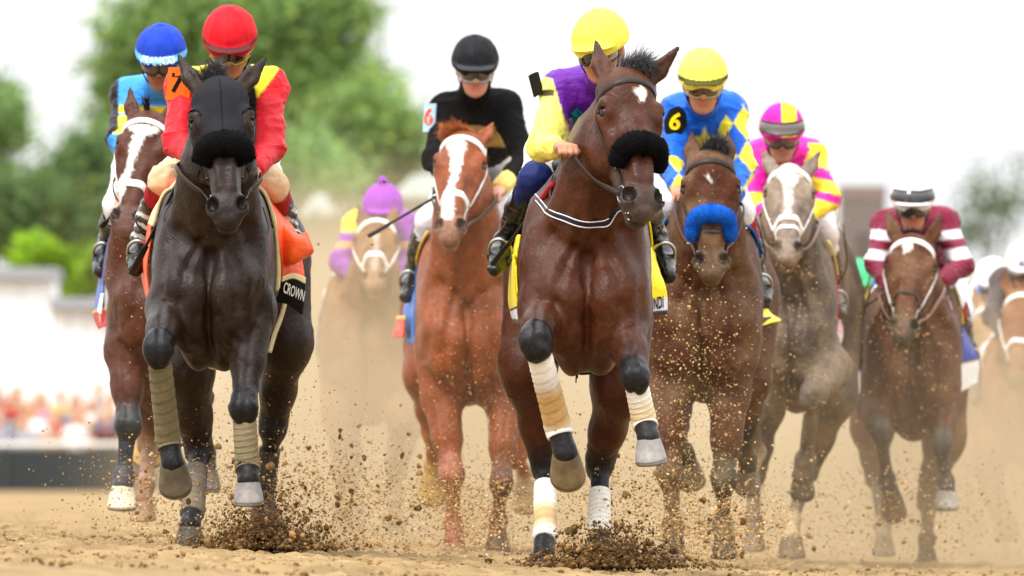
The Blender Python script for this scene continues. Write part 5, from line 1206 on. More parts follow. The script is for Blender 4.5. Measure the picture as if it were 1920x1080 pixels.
# --- black silks
def pC(px, py, V, tg, t, N):
    c = np.tile(srgb(16, 16, 18), (len(V), 1)); setc(c, isin(tg, 'torso') & (py > 236) & (py < 276) & (N[:, 1] < .2), srgb(178, 150, 92)); setc(c, isin(tg, 'arm_r_lo', 'arm_l_lo') & (t > .80), srgb(232, 208, 120)); return c
def hC_(px, py, loc, c): setc(c, band(loc, .02, .036), srgb(58, 58, 64)); return c
JC = make_jockey('jockey in plain black silks with a black helmet on the chestnut horse', 48, dict(head=(891, 126, .12), look=(2, 18, 0), sh=[(836, 208, .42), (946, 204, .42)], el=[(815, 298, .22), (985, 300, .22)], wr=[(846, 352, .05), (938, 352, .0)],
  hip=(922, 320, 1.0), kn=[(806, 415, .5), (958, 400, .5)], an=[(778, 505, .85), (972, 500, .85)], to=[(762, 552, .62), (985, 560, .65)], paint=pC, silk='cloth', helmet=srgb(26, 26, 30), hpaint=hC_, skin=srgb(206, 148, 128), lens=srgb(50, 44, 44), lens2=srgb(200, 205, 210), frame=srgb(150, 155, 160)))
arm_badge(JC, (810, 222, 0), .06, .125, srgb(168, 200, 224), '6', srgb(224, 92, 40), .10, rot=-.06, bold=.03, facing=(-.6, -1, .1), tk=.005)
# --- purple and yellow silks
def pD(px, py, V, tg, t, N):
    c = np.tile(srgb(92, 26, 140), (len(V), 1)); setc(c, isin(tg, 'arm_l_up', 'torso') & (px < 1036+(py-150)*.33) & (py > 140+(px-1000)*.2), PYEL); setc(c, isin(tg, 'arm_l_lo', 'arm_r_lo'), PYEL); setc(c, isin(tg, 'arm_r_up') & (t > .25), PYEL); setc(c, isin(tg, 'arm_l_up') & (py > 168) & (py < 180) & (px < 1040), srgb(60, 56, 30)); return c
JD = make_jockey('jockey in purple silks with pale yellow sleeves and helmet on the leading bay', 40, dict(head=(1126, 90, .14), look=(-20, 16, 3), sh=[(1050, 172, .44), (1190, 160, .46)], el=[(1018, 276, .22), (1215, 275, .3)], wr=[(1056, 277, -.13), (1180, 300, .05)], cuff=.6,
  hip=(1085, 290, 1.0), kn=[(1004, 335, .52), (1195, 360, .5)], an=[(952, 445, .85), (1228, 440, .85)], to=[(930, 500, .64), (1252, 512, .62)], paint=pD, helmet=srgb(240, 228, 84), skin=srgb(180, 128, 102), lens=srgb(34, 28, 24), lens2=srgb(190, 190, 180), bt=.3,
  bpaint=lambda V, tg, t, c: setc(c, np.char.startswith(tg, 'shin') | (np.char.startswith(tg, 'thigh') & (t > .93)), srgb(26, 38, 92))))
_q = JD.FJ.pix([(1064, 214), (1082, 197), (1095, 206), (1098, 220), (1092, 226), (1086, 228), (1078, 224)], 39.6, 41.2); _q = _q+JD.FJ.grad(_q)*.016
obj('spade_emblem', np.vstack([_q, _q.mean(0)]), [(i, (i+1) % 7, 7) for i in range(7)], 'text', JD.root, srgb(32, 132, 156), smooth=False)
arm_badge(JD, (1012, 160, 0), .045, .085, srgb(30, 28, 16), '', PYEL, .05, rot=.25, facing=(-.8, -1, .1))
# --- blue silks with yellow diamonds
EB = srgb(24, 92, 200); EY = srgb(228, 216, 60)
def pE(px, py, V, tg, t, N):
    c = np.tile(EB, (len(V), 1)); m = isin(tg, 'arm_r_up', 'arm_r_lo', 'arm_l_lo') & (py > 196)
    a = (px-1392-(py-190)*.14)/46; b = (py-200)/62; k = (np.floor(a+b).astype(int)+np.floor(b-a).astype(int)) % 2 == 0
    setc(c, m & k, EY); st = in_poly(px, py, [(1321, 236), (1327, 254), (1344, 256), (1330, 268), (1334, 286), (1320, 275), (1306, 286), (1311, 268), (1298, 256), (1315, 254)]); setc(c, st & isin(tg, 'torso', 'collar') & (N[:, 1] < .2), EY); return c
def hE_(px, py, loc, c): setc(c, band(loc, .020, .040) & (loc[:, 2] > -.06), srgb(74, 72, 30)); return c
JE = make_jockey('jockey in royal blue silks with yellow diamonds, yellow helmet, round badge 6', 45.5, dict(head=(1318, 154, .12), look=(0, 18, 0), sh=[(1274, 213, .42), (1366, 211, .42)], el=[(1255, 312, .22), (1394, 312, .22)], wr=[(1272, 352, .02), (1372, 372, .0)],
  hip=(1312, 340, 1.0), kn=[(1245, 385, .5), (1388, 398, .5)], an=[(1225, 500, .85), (1416, 508, .85)], to=[(1215, 550, .65), (1434, 562, .62)], paint=pE, helmet=srgb(240, 228, 96), hpaint=hE_, skin=srgb(190, 134, 106), lens=srgb(66, 44, 34), lens2=srgb(226, 206, 120), frame=srgb(150, 140, 100),
  bpaint=lambda V, tg, t, c: setc(c, np.char.startswith(tg, 'shin') & (t > -.2), srgb(150, 40, 50)), bt=.42))
arm_badge(JE, (1267, 231, 0), .088, .125, srgb(28, 27, 20), '6', srgb(236, 206, 24), .098, rot=-.22, shape='round', bold=.03, facing=(-.1, -1, .1))
helmet_text(JE, 'usp', srgb(150, 150, 150), .006, .010, 0, 0, 'helmet_label')
# --- magenta and yellow silks
MAG = srgb(214, 36, 150); FY = srgb(236, 206, 50)
def pF(px, py, V, tg, t, N):
    c = np.tile(MAG, (len(V), 1)); s = py+(px-1550)*(-.25)
    setc(c, isin(tg, 'arm_r_up', 'arm_r_lo') & (py > 268), FY); setc(c, isin(tg, 'arm_r_up', 'arm_r_lo') & (((s > 318) & (s < 338)) | ((s > 362) & (s < 378))), MAG); setc(c, isin(tg, 'arm_l_lo') | (isin(tg, 'arm_l_up') & (py > 362)), FY); setc(c, isin(tg, 'arm_l_lo') & (t > .78), MAG); return c
def hF_(px, py, loc, c): setc(c, (loc[:, 0] > -.005) & (loc[:, 0] < .066) & (loc[:, 1] > .02), FY); return c
JF = make_jockey('jockey in magenta and yellow silks with a two coloured helmet on the grey', 49.8, dict(head=(1466, 252, .12), look=(0, 16, 0), sh=[(1422, 298, .42), (1518, 292, .42)], el=[(1408, 386, .22), (1552, 372, .22)], wr=[(1440, 400, .05), (1512, 408, .05)],
  hip=(1490, 400, 1.0), kn=[(1425, 440, .5), (1546, 440, .5)], an=[(1405, 540, .85), (1562, 548, .85)], to=[(1400, 585, .65), (1576, 585, .62)], paint=pF, helmet=MAG, hpaint=hF_, skin=srgb(186, 136, 118), lens=srgb(84, 70, 68), lens2=srgb(160, 150, 146), goggles2=.052, breeches=srgb(212, 204, 200), boot=srgb(78, 64, 44), bt=.30, h=.0085))
# --- maroon and white silks
MAR = srgb(112, 22, 50); GW = srgb(228, 222, 226)
def pG(px, py, V, tg, t, N):
    c = np.tile(MAR, (len(V), 1)); s = py-np.abs(px-1712)*(-.12)
    a = isin(tg, 'arm_l_up', 'arm_r_up', 'arm_l_lo', 'arm_r_lo'); setc(c, a & (((s > 440) & (s < 457)) | ((s > 476) & (s < 496))), GW); return c
def hG_(px, py, loc, c): setc(c, band(loc, .030, .048) & (loc[:, 2] > -.04), srgb(64, 60, 64)); return c
JG = make_jockey('jockey in maroon silks with white sleeve bands and a white helmet, far right', 51.5, dict(head=(1711, 384, .12), look=(0, 12, 0), sh=[(1664, 424, .42), (1768, 420, .42)], el=[(1642, 495, .22), (1805, 498, .22)], wr=[(1668, 540, .05), (1760, 528, .05)],
  hip=(1745, 510, .95), kn=[(1640, 575, .5), (1786, 565, .5)], an=[(1620, 640, .85), (1812, 650, .85)], to=[(1608, 678, .65), (1822, 690, .7)], paint=pG, helmet=srgb(232, 230, 232), hpaint=hG_, skin=srgb(190, 130, 108), lens=srgb(36, 30, 28), lens2=srgb(90, 84, 76), goggles2=.058, bt=.35, h=.0085,
  bpaint=lambda V, tg, t, c: setc(c, np.char.startswith(tg, 'shin'), srgb(150, 26, 36))))
# --- purple rider in the dust
PUR = srgb(132, 52, 160)
def pH(px, py, V, tg, t, N):
    c = np.tile(PUR, (len(V), 1)); setc(c, isin(tg, 'arm_l_up') & (py < 436), srgb(222, 196, 60)); setc(c, isin(tg, 'arm_l_up', 'arm_r_up') & (py > 452) & (py < 466), srgb(206, 150, 100)); return c
JH = make_jockey('purple clad jockey with a pompom on a purple helmet, veiled in dust', 55.4, dict(head=(718, 396, .12), look=(0, 16, 0), sh=[(668, 425, .42), (758, 425, .42)], el=[(638, 492, .22), (768, 490, .22)], wr=[(665, 520, .05), (735, 520, .05)],
  hip=(705, 500, 1.0), kn=[(630, 555, .5), (768, 555, .5)], an=[(612, 630, .85), (778, 630, .85)], to=[(606, 665, .65), (784, 665, .65)], paint=pH, helmet=srgb(150, 62, 180), pompom=True, skin=srgb(190, 140, 120), h=.010))
# ------------------------------------------------------------------ background riders, far back in the pack
def shift(cfg, X0, Y0, k, X1, Y1):
    T = lambda p: None if p is None else ((p[0]-X0)*k+X1, (p[1]-Y0)*k+Y1)+tuple(p[2:])
    o = dict(cfg)
    for key in ('poll', 'nose', 'head', 'hip'):
        if key in o: o[key] = T(o[key])
    for key in ('ears', 'neck', 'sh', 'el', 'wr', 'kn', 'an', 'to'):
        if key in o: o[key] = [T(p) for p in o[key]]
    for key in ('cx', 'hipx'):
        if key in o: o[key] = (o[key]-X0)*k+X1
    for key in ('top', 'bot', 'breast'):
        if key in o: o[key] = (o[key]-Y0)*k+Y1
    for key in ('fl', 'fr', 'hl', 'hr'):
        if key in o: o[key] = dict(o[key], p=[T(p) for p in o[key]['p']])
    o['marks'] = []; o['lock'] = []; o['h'] = .016 if 'cx' in o else .013; return o
def far_pair(D, X1, Y1, hl, jl, coat, silks, helm, arm=None, hm=None, cap_txt=None, breeches=None):
    k = 51.5/D
    hc = shift(hG, 1712, 430, k, X1, Y1); hc.update(coat=coat, point=coat*.6, muzzle=coat*.7, dusty=.4); Hh = make_horse(hl, D, hc)
    bridle(Hh, WB, nose_w=.03, nose_a=.36, brow_w=.03, cheek_w=.028, thick=.01)
    jc = shift(dict(head=(1711, 392, .12), look=(0, 20, 0), sh=[(1664, 424, .42), (1768, 420, .42)], el=[(1642, 495, .22), (1805, 498, .22)], wr=[(1668, 540, .05), (1760, 528, .05)], hip=(1745, 510, .95), kn=[(1640, 575, .5), (1786, 565, .5)], an=[(1620, 640, .85), (1812, 650, .85)], to=[(1608, 678, .65), (1822, 690, .7)]), 1712, 430, k, X1, Y1)
    def pp(px, py, V, tg, t, N):
        c = np.tile(silks, (len(V), 1))
        if arm is not None: setc(c, isin(tg, 'arm_l_up', 'arm_r_up', 'arm_l_lo', 'arm_r_lo'), arm)
        return c
    jc.update(paint=pp, helmet=helm, lens=srgb(40, 36, 34))
    if hm is not None: jc['hpaint'] = hm
    Jj = make_jockey(jl, D, jc)
    if cap_txt: helmet_text(Jj, cap_txt, srgb(52, 56, 96), .055, .05, 0, .02)
    return Hh, Jj
far_pair(59.0, 1922, 535, 'brown horse cut off by the right edge of the picture', 'jockey in a white lettered cap at the right edge of the picture', srgb(112, 66, 42), srgb(70, 60, 60), srgb(232, 232, 234), cap_txt='ASS')
far_pair(63.0, 1862, 560, 'tan horse half hidden behind the horse at the right edge', 'jockey with blue and white silks blurred behind the right edge horse', srgb(150, 116, 84), srgb(60, 110, 190), srgb(220, 220, 224), arm=srgb(225, 225, 228))
far_pair(62.0, 1700, 545, 'brown horse hidden behind the horse of the maroon rider', 'jockey in blue silks showing behind the maroon rider', srgb(100, 70, 50), srgb(52, 80, 170), srgb(60, 90, 180))
far_pair(70.0, 1612, 556, 'brown horse far back below the green helmet', 'jockey with a pale green helmet and yellow silks far back near the tower', srgb(120, 92, 64), srgb(226, 210, 90), srgb(70, 190, 130))
# ------------------------------------------------------------------ saddle cloths
CREAM = srgb(222, 206, 160); ORG = srgb(228, 84, 30)
def colrows(stops):
    us = [s[0] for s in stops]
    def f(u, v):
        c = np.zeros((len(u), 3)); i = np.clip(np.searchsorted(us, u, side='right')-1, 0, len(us)-1)
        for k, s in enumerate(stops): c[i == k] = s[1]
        return c
    return f
D_ = 41.2
ca = cloth_thing('orange saddle cloth with a black lettered hem flapping beside the black hooded horse', D_, (520, 460, .6))
o, S, N = sheet('cloth', [[(470, 330, .34), (482, 338, .5), (492, 345, .75)], [(500, 380, .34), (515, 392, .5), (527, 400, .7)], [(517, 440, .36), (538, 440, .48), (556, 438, .62)], [(527, 490, .38), (547, 490, .48), (566, 494, .6)], [(530, 520, .40), (550, 514, .48), (570, 522, .58)]], 'satin', ca, ORG, (44, 30), .006, .008, 3)
o, S, N = sheet('hem', [[(530, 519, .385), (550, 512, .465), (572, 520, .57)], [(524, 548, .40), (548, 546, .47), (569, 560, .57)], [(516, 566, .41), (541, 572, .48), (566, 590, .58)]], 'cloth', ca, colrows([(0, CREAM), (.16, srgb(16, 15, 16))]), (26, 30), .006, .003, 4)
print_on(S, N, .55, .52, 'CROWN', .058, srgb(225, 225, 225), o, ang=-.06, bold=.012, side=1, xs=.78)
sheet('flap', [[(520, 412, .5), (552, 440, .45), (574, 436, .5)], [(524, 440, .45), (556, 452, .38), (582, 455, .45)], [(532, 480, .42), (552, 484, .36), (586, 472, .45)], [(540, 500, .42), (552, 492, .38), (572, 482, .5)]], 'satin', ca, ORG, (26, 26), .006, .010, 5)
sheet('pad_edge', [[(462, 338, .28), (472, 334, .34)], [(488, 372, .26), (500, 376, .33)], [(503, 410, .26), (515, 412, .33)], [(508, 440, .28), (518, 446, .33)], [(514, 510, .30), (524, 500, .36)], [(512, 545, .32), (522, 540, .38)]], 'cloth', ca, CREAM, (40, 8), .014, .003, 6)
sheet('pad_edge', [[(350, 335, .28), (339, 332, .36)], [(322, 370, .27), (313, 362, .36)], [(300, 395, .28), (292, 392, .36)], [(287, 425, .3), (280, 420, .38)]], 'cloth', ca, CREAM, (30, 8), .014, .003, 7)
sheet('cloth', [[(336, 335, .40), (328, 335, .9)], [(290, 400, .4), (282, 392, .9)], [(281, 460, .42), (272, 460, .9)], [(276, 500, .42), (266, 505, .9)], [(281, 555, .42), (275, 560, .9)]], 'satin', ca, ORG, (40, 12), .006, .006, 8)
sheet('strap', [[(535, 552, .7), (541, 552, .74)], [(525, 590, .7), (531, 592, .74)], [(512, 625, .66), (518, 628, .7)], [(503, 660, .6), (508, 662, .64)]], 'cloth', ca, srgb(196, 184, 150), (20, 4), .006, 0, 9)
D_ = 44.6
cb = cloth_thing('blue saddle cloth with a red lettered corner hanging by the broad blazed bay', D_, (190, 560, .7))
sheet('cloth', [[(212, 430, .4), (204, 440, 1.0)], [(197, 500, .4), (190, 500, 1.0)], [(195, 550, .42), (182, 552, 1.0)], [(196, 600, .45), (178, 580, 1.0)]], 'satin', cb, colrows([(0, srgb(44, 70, 140)), (.55, srgb(70, 100, 180))]), (40, 14), .006, .006, 1)
sheet('cloth_edge', [[(195, 550, .38), (190, 550, .4)], [(190, 590, .38), (183, 585, .42)]], 'cloth', cb, srgb(228, 228, 232), (14, 6), .006, .002, 2)
o, S, N = sheet('corner', [[(200, 576, .36), (186, 578, .5), (173, 584, .8)], [(201, 596, .36), (188, 596, .5), (178, 600, .8)], [(199, 612, .36), (190, 614, .5), (185, 617, .8)]], 'satin', cb, colrows([(0, srgb(206, 170, 80)), (.14, srgb(200, 26, 36))]), (18, 22), .006, .004, 3)
print_on(S, N, .55, .4, 'N', .045, srgb(228, 200, 200), o, side=1, flip=True)
D_ = 48.0
cc = cloth_thing('blue saddle cloth with an orange lettered corner hanging beside the chestnut horse', D_, (770, 560, .7))
sheet('cloth', [[(828, 446, .36), (822, 448, .9)], [(804, 490, .36), (796, 486, .9)], [(786, 535, .38), (776, 536, .9)], [(778, 580, .4), (758, 582, .9)], [(777, 646, .42), (763, 646, .7)]], 'satin', cc, srgb(46, 112, 196), (50, 14), .006, .006, 1)
sheet('pad_edge', [[(834, 448, .27), (826, 448, .34)], [(816, 480, .28), (806, 484, .34)], [(806, 496, .3), (799, 502, .36)]], 'cloth', cc, srgb(206, 166, 70), (20, 6), .012, .003, 2)
o, S, N = sheet('corner', [[(760, 592, .5), (750, 592, .7), (744, 594, .95)], [(759, 612, .5), (749, 612, .7), (741, 612, .95)], [(757, 632, .5), (747, 632, .7), (736, 632, .95)]], 'satin', cc, colrows([(0, srgb(226, 176, 90)), (.12, srgb(208, 64, 30)), ]), (18, 22), .006, .004, 3)
print_on(S, N, .55, .5, 'KS', .046, srgb(238, 214, 200), o, side=1, flip=True, xs=.8)
D_ = 40.0
YC = srgb(236, 218, 30)
cd = cloth_thing('bright yellow saddle cloth with a black and white hem on the leading bay', D_, (1100, 480, .7))
sheet('cloth', [[(975, 440, .40), (967, 440, .9)], [(968, 485, .38), (958, 490, .9)], [(966, 520, .38), (955, 525, .9)], [(969, 555, .40), (954, 562, .9)], [(972, 580, .42), (958, 585, .9)], [(975, 608, .42), (963, 604, .9)]], 'satin', cd, colrows([(0, YC), (.74, srgb(26, 24, 26)), (.78, srgb(214, 214, 222)), (.93, srgb(30, 28, 30))]), (50, 14), .006, .006, 1)
sheet('strap', [[(962, 478, .30), (966, 478, .32)], [(970, 510, .30), (975, 510, .32)], [(978, 550, .30), (982, 548, .32)]], 'satin', cd, YC, (20, 5), .006, .002, 2)
o, S, N = sheet('cloth', [[(1200, 415, .40), (1207, 420, .9)], [(1216, 470, .38), (1226, 474, .7)], [(1214, 505, .37), (1237, 512, .55)], [(1212, 535, .38), (1244, 532, .5)], [(1212, 566, .40), (1249, 556, .5)], [(1214, 590, .40), (1250, 590, .5)]], 'satin', cd, colrows([(0, YC), (.80, srgb(214, 214, 226)), (.95, srgb(46, 44, 52))]), (50, 20), .006, .006, 3)
print_on(S, N, .875, .5, 'INDI', .062, srgb(26, 26, 34), o, side=1, xs=.6)
sheet('pad_edge', [[(1195, 398, .30), (1203, 404, .35)], [(1208, 430, .30), (1214, 432, .35)], [(1218, 462, .32), (1223, 464, .37)]], 'satin', cd, YC, (20, 6), .010, .002, 4)
D_ = 45.5
ce = cloth_thing('yellow saddle cloth with a pointed flying corner beside the blue noseband horse', D_, (1430, 590, .7))
sheet('cloth', [[(1402, 500, .40), (1410, 500, .9)], [(1416, 550, .40), (1424, 552, .9)], [(1420, 585, .42), (1440, 580, .8)], [(1422, 612, .42), (1464, 602, .7)]], 'satin', ce, YC, (36, 22), .006, .008, 1)
sheet('hem', [[(1421, 596, .40), (1446, 594, .6)], [(1421, 616, .40), (1438, 606, .58)]], 'satin', ce, srgb(20, 20, 22), (12, 14), .006, .002, 2)
sheet('pad_edge', [[(1372, 440, .26), (1386, 446, .36)], [(1382, 470, .28), (1398, 470, .36)], [(1392, 498, .32), (1400, 492, .38)]], 'cloth', ce, srgb(40, 110, 200), (20, 8), .014, .003, 3)
sheet('pad_edge', [[(1262, 418, .26), (1242, 416, .36)], [(1252, 440, .28), (1236, 440, .36)]], 'cloth', ce, srgb(40, 120, 206), (16, 8), .014, .003, 4)
D_ = 49.8
cf = cloth_thing('pink saddle cloth with a white corner hanging beside the grey horse', D_, (1565, 600, .7))
sheet('cloth', [[(1532, 500, .40), (1542, 500, .9)], [(1548, 560, .40), (1556, 560, .9)], [(1552, 600, .42), (1570, 600, .85)], [(1556, 670, .44), (1560, 668, .7)]], 'satin', cf, srgb(206, 70, 110), (36, 16), .006, .006, 1)
sheet('corner', [[(1566, 592, .5), (1574, 596, .8)], [(1566, 620, .5), (1580, 624, .8)], [(1562, 660, .5), (1574, 652, .8)]], 'satin', cf, colrows([(0, srgb(226, 180, 190)), (.55, srgb(222, 214, 206)), (.85, srgb(70, 60, 50))]), (24, 12), .006, .004, 2)
sheet('pad_edge', [[(1508, 478, .26), (1516, 474, .32)], [(1524, 508, .28), (1546, 512, .36)], [(1530, 528, .30), (1540, 520, .38)]], 'cloth', cf, srgb(226, 204, 130), (20, 10), .012, .004, 3)
D_ = 51.5
BG = srgb(34, 56, 150)
cg = cloth_thing('royal blue saddle cloth with a white hem on the maroon rider\'s horse', D_, (1709, 640, .7))
sheet('cloth', [[(1778, 580, .36), (1790, 584, .62)], [(1793, 630, .36), (1816, 636, .6)], [(1796, 680, .38), (1834, 672, .56)], [(1796, 738, .4), (1832, 718, .56)]], 'satin', cg, colrows([(0, BG), (.68, srgb(214, 186, 110)), (.71, srgb(228, 228, 228))]), (50, 22), .006, .008, 1)
sheet('cloth', [[(1630, 600, .40), (1622, 604, .9)], [(1612, 640, .40), (1604, 646, .9)], [(1612, 690, .42), (1600, 694, .9)], [(1615, 742, .44), (1594, 736, .9)]], 'satin', cg, colrows([(0, BG), (.72, srgb(228, 228, 228))]), (44, 16), .006, .006, 2)
sheet('pad_edge', [[(1752, 556, .27), (1764, 552, .34)], [(1766, 590, .28), (1784, 576, .36)], [(1776, 612, .30), (1786, 608, .38)]], 'cloth', cg, srgb(216, 196, 110), (20, 10), .014, .004, 3)
sheet('pad_edge', [[(1664, 560, .27), (1650, 562, .34)], [(1646, 590, .28), (1634, 584, .36)], [(1630, 622, .30), (1624, 616, .38)]], 'cloth', cg, srgb(216, 196, 110), (20, 10), .014, .004, 4)
# ------------------------------------------------------------------ saddles with their stirrups
def saddle(label, H, J, col=srgb(30, 24, 22)):
    c = A(H.X(.72), H.D+.72, H.zc+H.b+.02); t = empty('saddle', c, label, 'saddle', 'racing saddles')
    f = Field([ell(c+A(0, 0, -.015), A(.15, .22, .045), None, 'a', .03, ca=A(.5, .5, .5)), ell(c+A(0, -.17, .02), A(.07, .06, .045), None, 'a', .04, ca=A(.5, .5, .5)), ell(c+A(0, .2, .015), A(.12, .06, .035), None, 'a', .04, ca=A(.5, .5, .5))]+[cap(c+A(s*H.hw*.5, -.05, -.03), c+A(s*H.hw*.88, -.08, -.2), .016, .014, 'a', .03, A(0, 1, 0), 2.2, ca=A(.5, .5, .5)) for s in (-1, 1)], .012)
    V, F = f.mesh(); obj('seat', V, F, 'leather', t, col)
    for i, s in ((0, -1), (1, 1)):
        if J.to[i] is None: continue
        m = J.an[i]+(J.to[i]-J.an[i])*.62; d = nrm(J.to[i]-J.an[i]); top = c+A(s*.2, 0, -.1)
        V, F = tube([top, (top+m)/2+A(s*.03, 0, 0), m+A(0, .0, .09)], .011, 6, n=10, flat=.4); obj('stirrup_leather', V, F, 'leather', t, srgb(56, 44, 36))
        rr = nrm(np.cross(d, A(0, 0, 1))); up = nrm(A(0, 0, 1)-d*d[2]); stirrup(m+up*.015, t, rr, up, .70)
saddle('black racing saddle under the red helmeted rider', HA, JA); saddle('racing saddle under the far left rider in blue', HB, JB, srgb(28, 40, 90)); saddle('racing saddle under the black clad rider', HC, JC)
saddle('racing saddle under the purple and yellow rider in front', HD, JD); saddle('racing saddle under the rider in blue with yellow diamonds', HE, JE); saddle('racing saddle under the magenta and yellow rider', HF, JF); saddle('racing saddle under the maroon rider', HG, JG)
# ------------------------------------------------------------------ whips and reins
whip('black riding whip slanting down beside the black hooded horse', (346, 318, -.02), (250, 508, .45), 41.2)
whip('black riding whip tip showing beside the broad blazed bay\'s nose', (226, 384, .0), (192, 424, .1), 44.6)
whip('long black riding whip held out level beside the chestnut\'s nose', (846, 352, .0), (694, 441, -.1), 48.0)
whip('riding whip with a red handle along the leading jockey\'s boot', (1036, 346, .06), (928, 492, .5), 40.0, srgb(150, 24, 36))
whip('thin riding whip pointing down from the maroon rider\'s hand', (1668, 545, .0), (1586, 598, .1), 51.5, rad=.005)
for H_, J_, col in ((HD, JD, LEA), (HA, JA, srgb(60, 46, 38)), (HB, JB, LEA), (HC, JC, srgb(70, 60, 54)), (HE, JE, srgb(84, 60, 50)), (HF, JF, srgb(150, 130, 120)), (HG, JG, srgb(150, 120, 110))):
    for i, s in ((0, -1), (1, 1)): rein(H_, s, J_.wr[i]+nrm(J_.wr[i]-J_.el[i])*.05, col, .022)
# neck loops of the reins hanging under the throat
def loop(H, pts, col, w=.012, y=(-.9, 1.0)):
    q = H.F.pix(pts, H.D+y[0]+.2, H.D+y[1]); surf_strap(H, q, w, .005, 'rein_loop', 'leather', col, 60, H.bridle, .006)
loop(HD, [(1052, 335), (1075, 362), (1110, 378), (1150, 382), (1180, 378)], LEA, .018, (-.1, .7))
loop(HA, [(338, 355), (336, 400), (352, 432), (390, 450), (430, 452), (465, 436), (476, 395)], srgb(46, 40, 38), .008, (-.1, .7))
loop(HG, [(1740, 596), (1755, 575), (1765, 545)], srgb(150, 120, 110), .02, (-.1, .6))
# ------------------------------------------------------------------ flying dirt and dust
R5 = np.random.default_rng(55); BRN = srgb(140, 108, 68); DKB = srgb(98, 74, 45); GLD = srgb(196, 166, 116)
def at_px(px, py, d): return np.array([P(a, b, c) for a, b, c in zip(px, py, d)])
def heap(label, cx, cy, w, hgt, D, n, seed, skew=0):
    r = np.random.default_rng(seed); u = r.normal(0, .40, n)+skew*.12*r.random(n); pr = fbm(np.stack([u*2.2, 0*u+seed, 0*u], 1), 2.2, seed, 3); top = np.exp(-((u-skew*.15)/.60)**2)*(.45+1.2*pr)
    v = r.random(n)**1.35; fly = r.random(n) < .34; v = np.where(fly, v*2.1, v); u = u*np.where(fly, 1.6, 1.0)+v*r.normal(0, .12, n); px = cx+u*w/2; py = cy-v*hgt*top+r.normal(0, 2.5, n); d = D+r.normal(0, .12, n)
    C = at_px(px, py, d); S = .0018+.0085*r.random(n)**3*np.where(fly, .7, 1)+np.where(r.random(n) < .012, r.uniform(.006, .016, n), 0); col = np.where(r.random((n, 1)) < .55, DKB, BRN)*r.uniform(.55, 1.4, (n, 1)); V, F, c = lumps(C, S, col, seed)
    o = obj('dirt_heap', V, F, 'dirt', None, c, loc=P(cx, cy, D)); tag(o, label, 'dirt', kind='stuff')
heap('dark burst of dirt kicked up between the black hooded horse\'s hooves', 492, 1028, 235, 50, 41.3, 10500, 1, .3)
heap('dark burst of dirt kicked up under the leading bay horse\'s hooves', 1140, 1062, 245, 38, 40.9, 10500, 2)
# --- the larger clods, one by one
CL = [('clod', srgb(136, 104, 64)), ('clod', srgb(168, 134, 86)), ('clod', srgb(108, 82, 50))]
cm = []
for k in range(9):
    r = np.random.default_rng(200+k); V = ICO_V.copy(); F = ICO_F
    E = {}; Vn = list(V); F2 = []
    def midp(a, b):
        key = (min(a, b), max(a, b))
        if key not in E: m = Vn[a]+Vn[b]; Vn.append(m/np.linalg.norm(m)); E[key] = len(Vn)-1
        return E[key]
    for a, b, c in F:
        x, y, z = midp(a, b), midp(b, c), midp(c, a); F2 += [(a, x, z), (b, y, x), (c, z, y), (x, y, z)]
    V = np.array(Vn); V = V*(1+1.7*(fbm(V+k*9, 1.6, k, 3)-.5))[:, None]*A(r.uniform(.7, 1.3), r.uniform(.7, 1.2), r.uniform(.6, 1.1))
    me = mesh_from(V, np.array(F2), 'dirt_clod', CL[k % 3][1], smooth=False); me.materials.append(M['dirt']); cm.append(me)
zones = [((250, 800), (800, 1010), (41.5, 46.5), 115, (3, 9)), ((430, 780), (740, 960), (42, 46), 40, (3, 8)), ((960, 1400), (880, 1040), (41, 45), 80, (3, 9)), ((1080, 1320), (800, 930), (42, 45), 14, (3, 10)), ((1420, 1880), (900, 1040), (46, 52), 30, (3, 7)), ((560, 1400), (40, 700), (42, 47), 8, (2, 4))]
for zx, zy, zd, n, sz in zones:
    for i in range(n):
        px, py, d = R5.uniform(*zx), zy[0]+(zy[1]-zy[0])*R5.random()**.6, R5.uniform(*zd); c = P(px, py, d); s = .8*(sz[0]+(sz[1]-sz[0])*R5.random()**3)*d/FPX
        if c[2] < ground_z(c[0], c[1])+.02: c[2] = ground_z(c[0], c[1])+.03+.25*R5.random()
        o = bpy.data.objects.new('dirt_clod', cm[int(R5.integers(9))]); COLL.objects.link(o); o.location = Vector(c); o.scale = (s, s, s); o.rotation_euler = tuple(R5.uniform(0, 6.28, 3))
        tag(o, 'clod of brown dirt flying through the air among the horses\' legs', 'dirt clod', 'clods of dirt thrown up by the hooves')
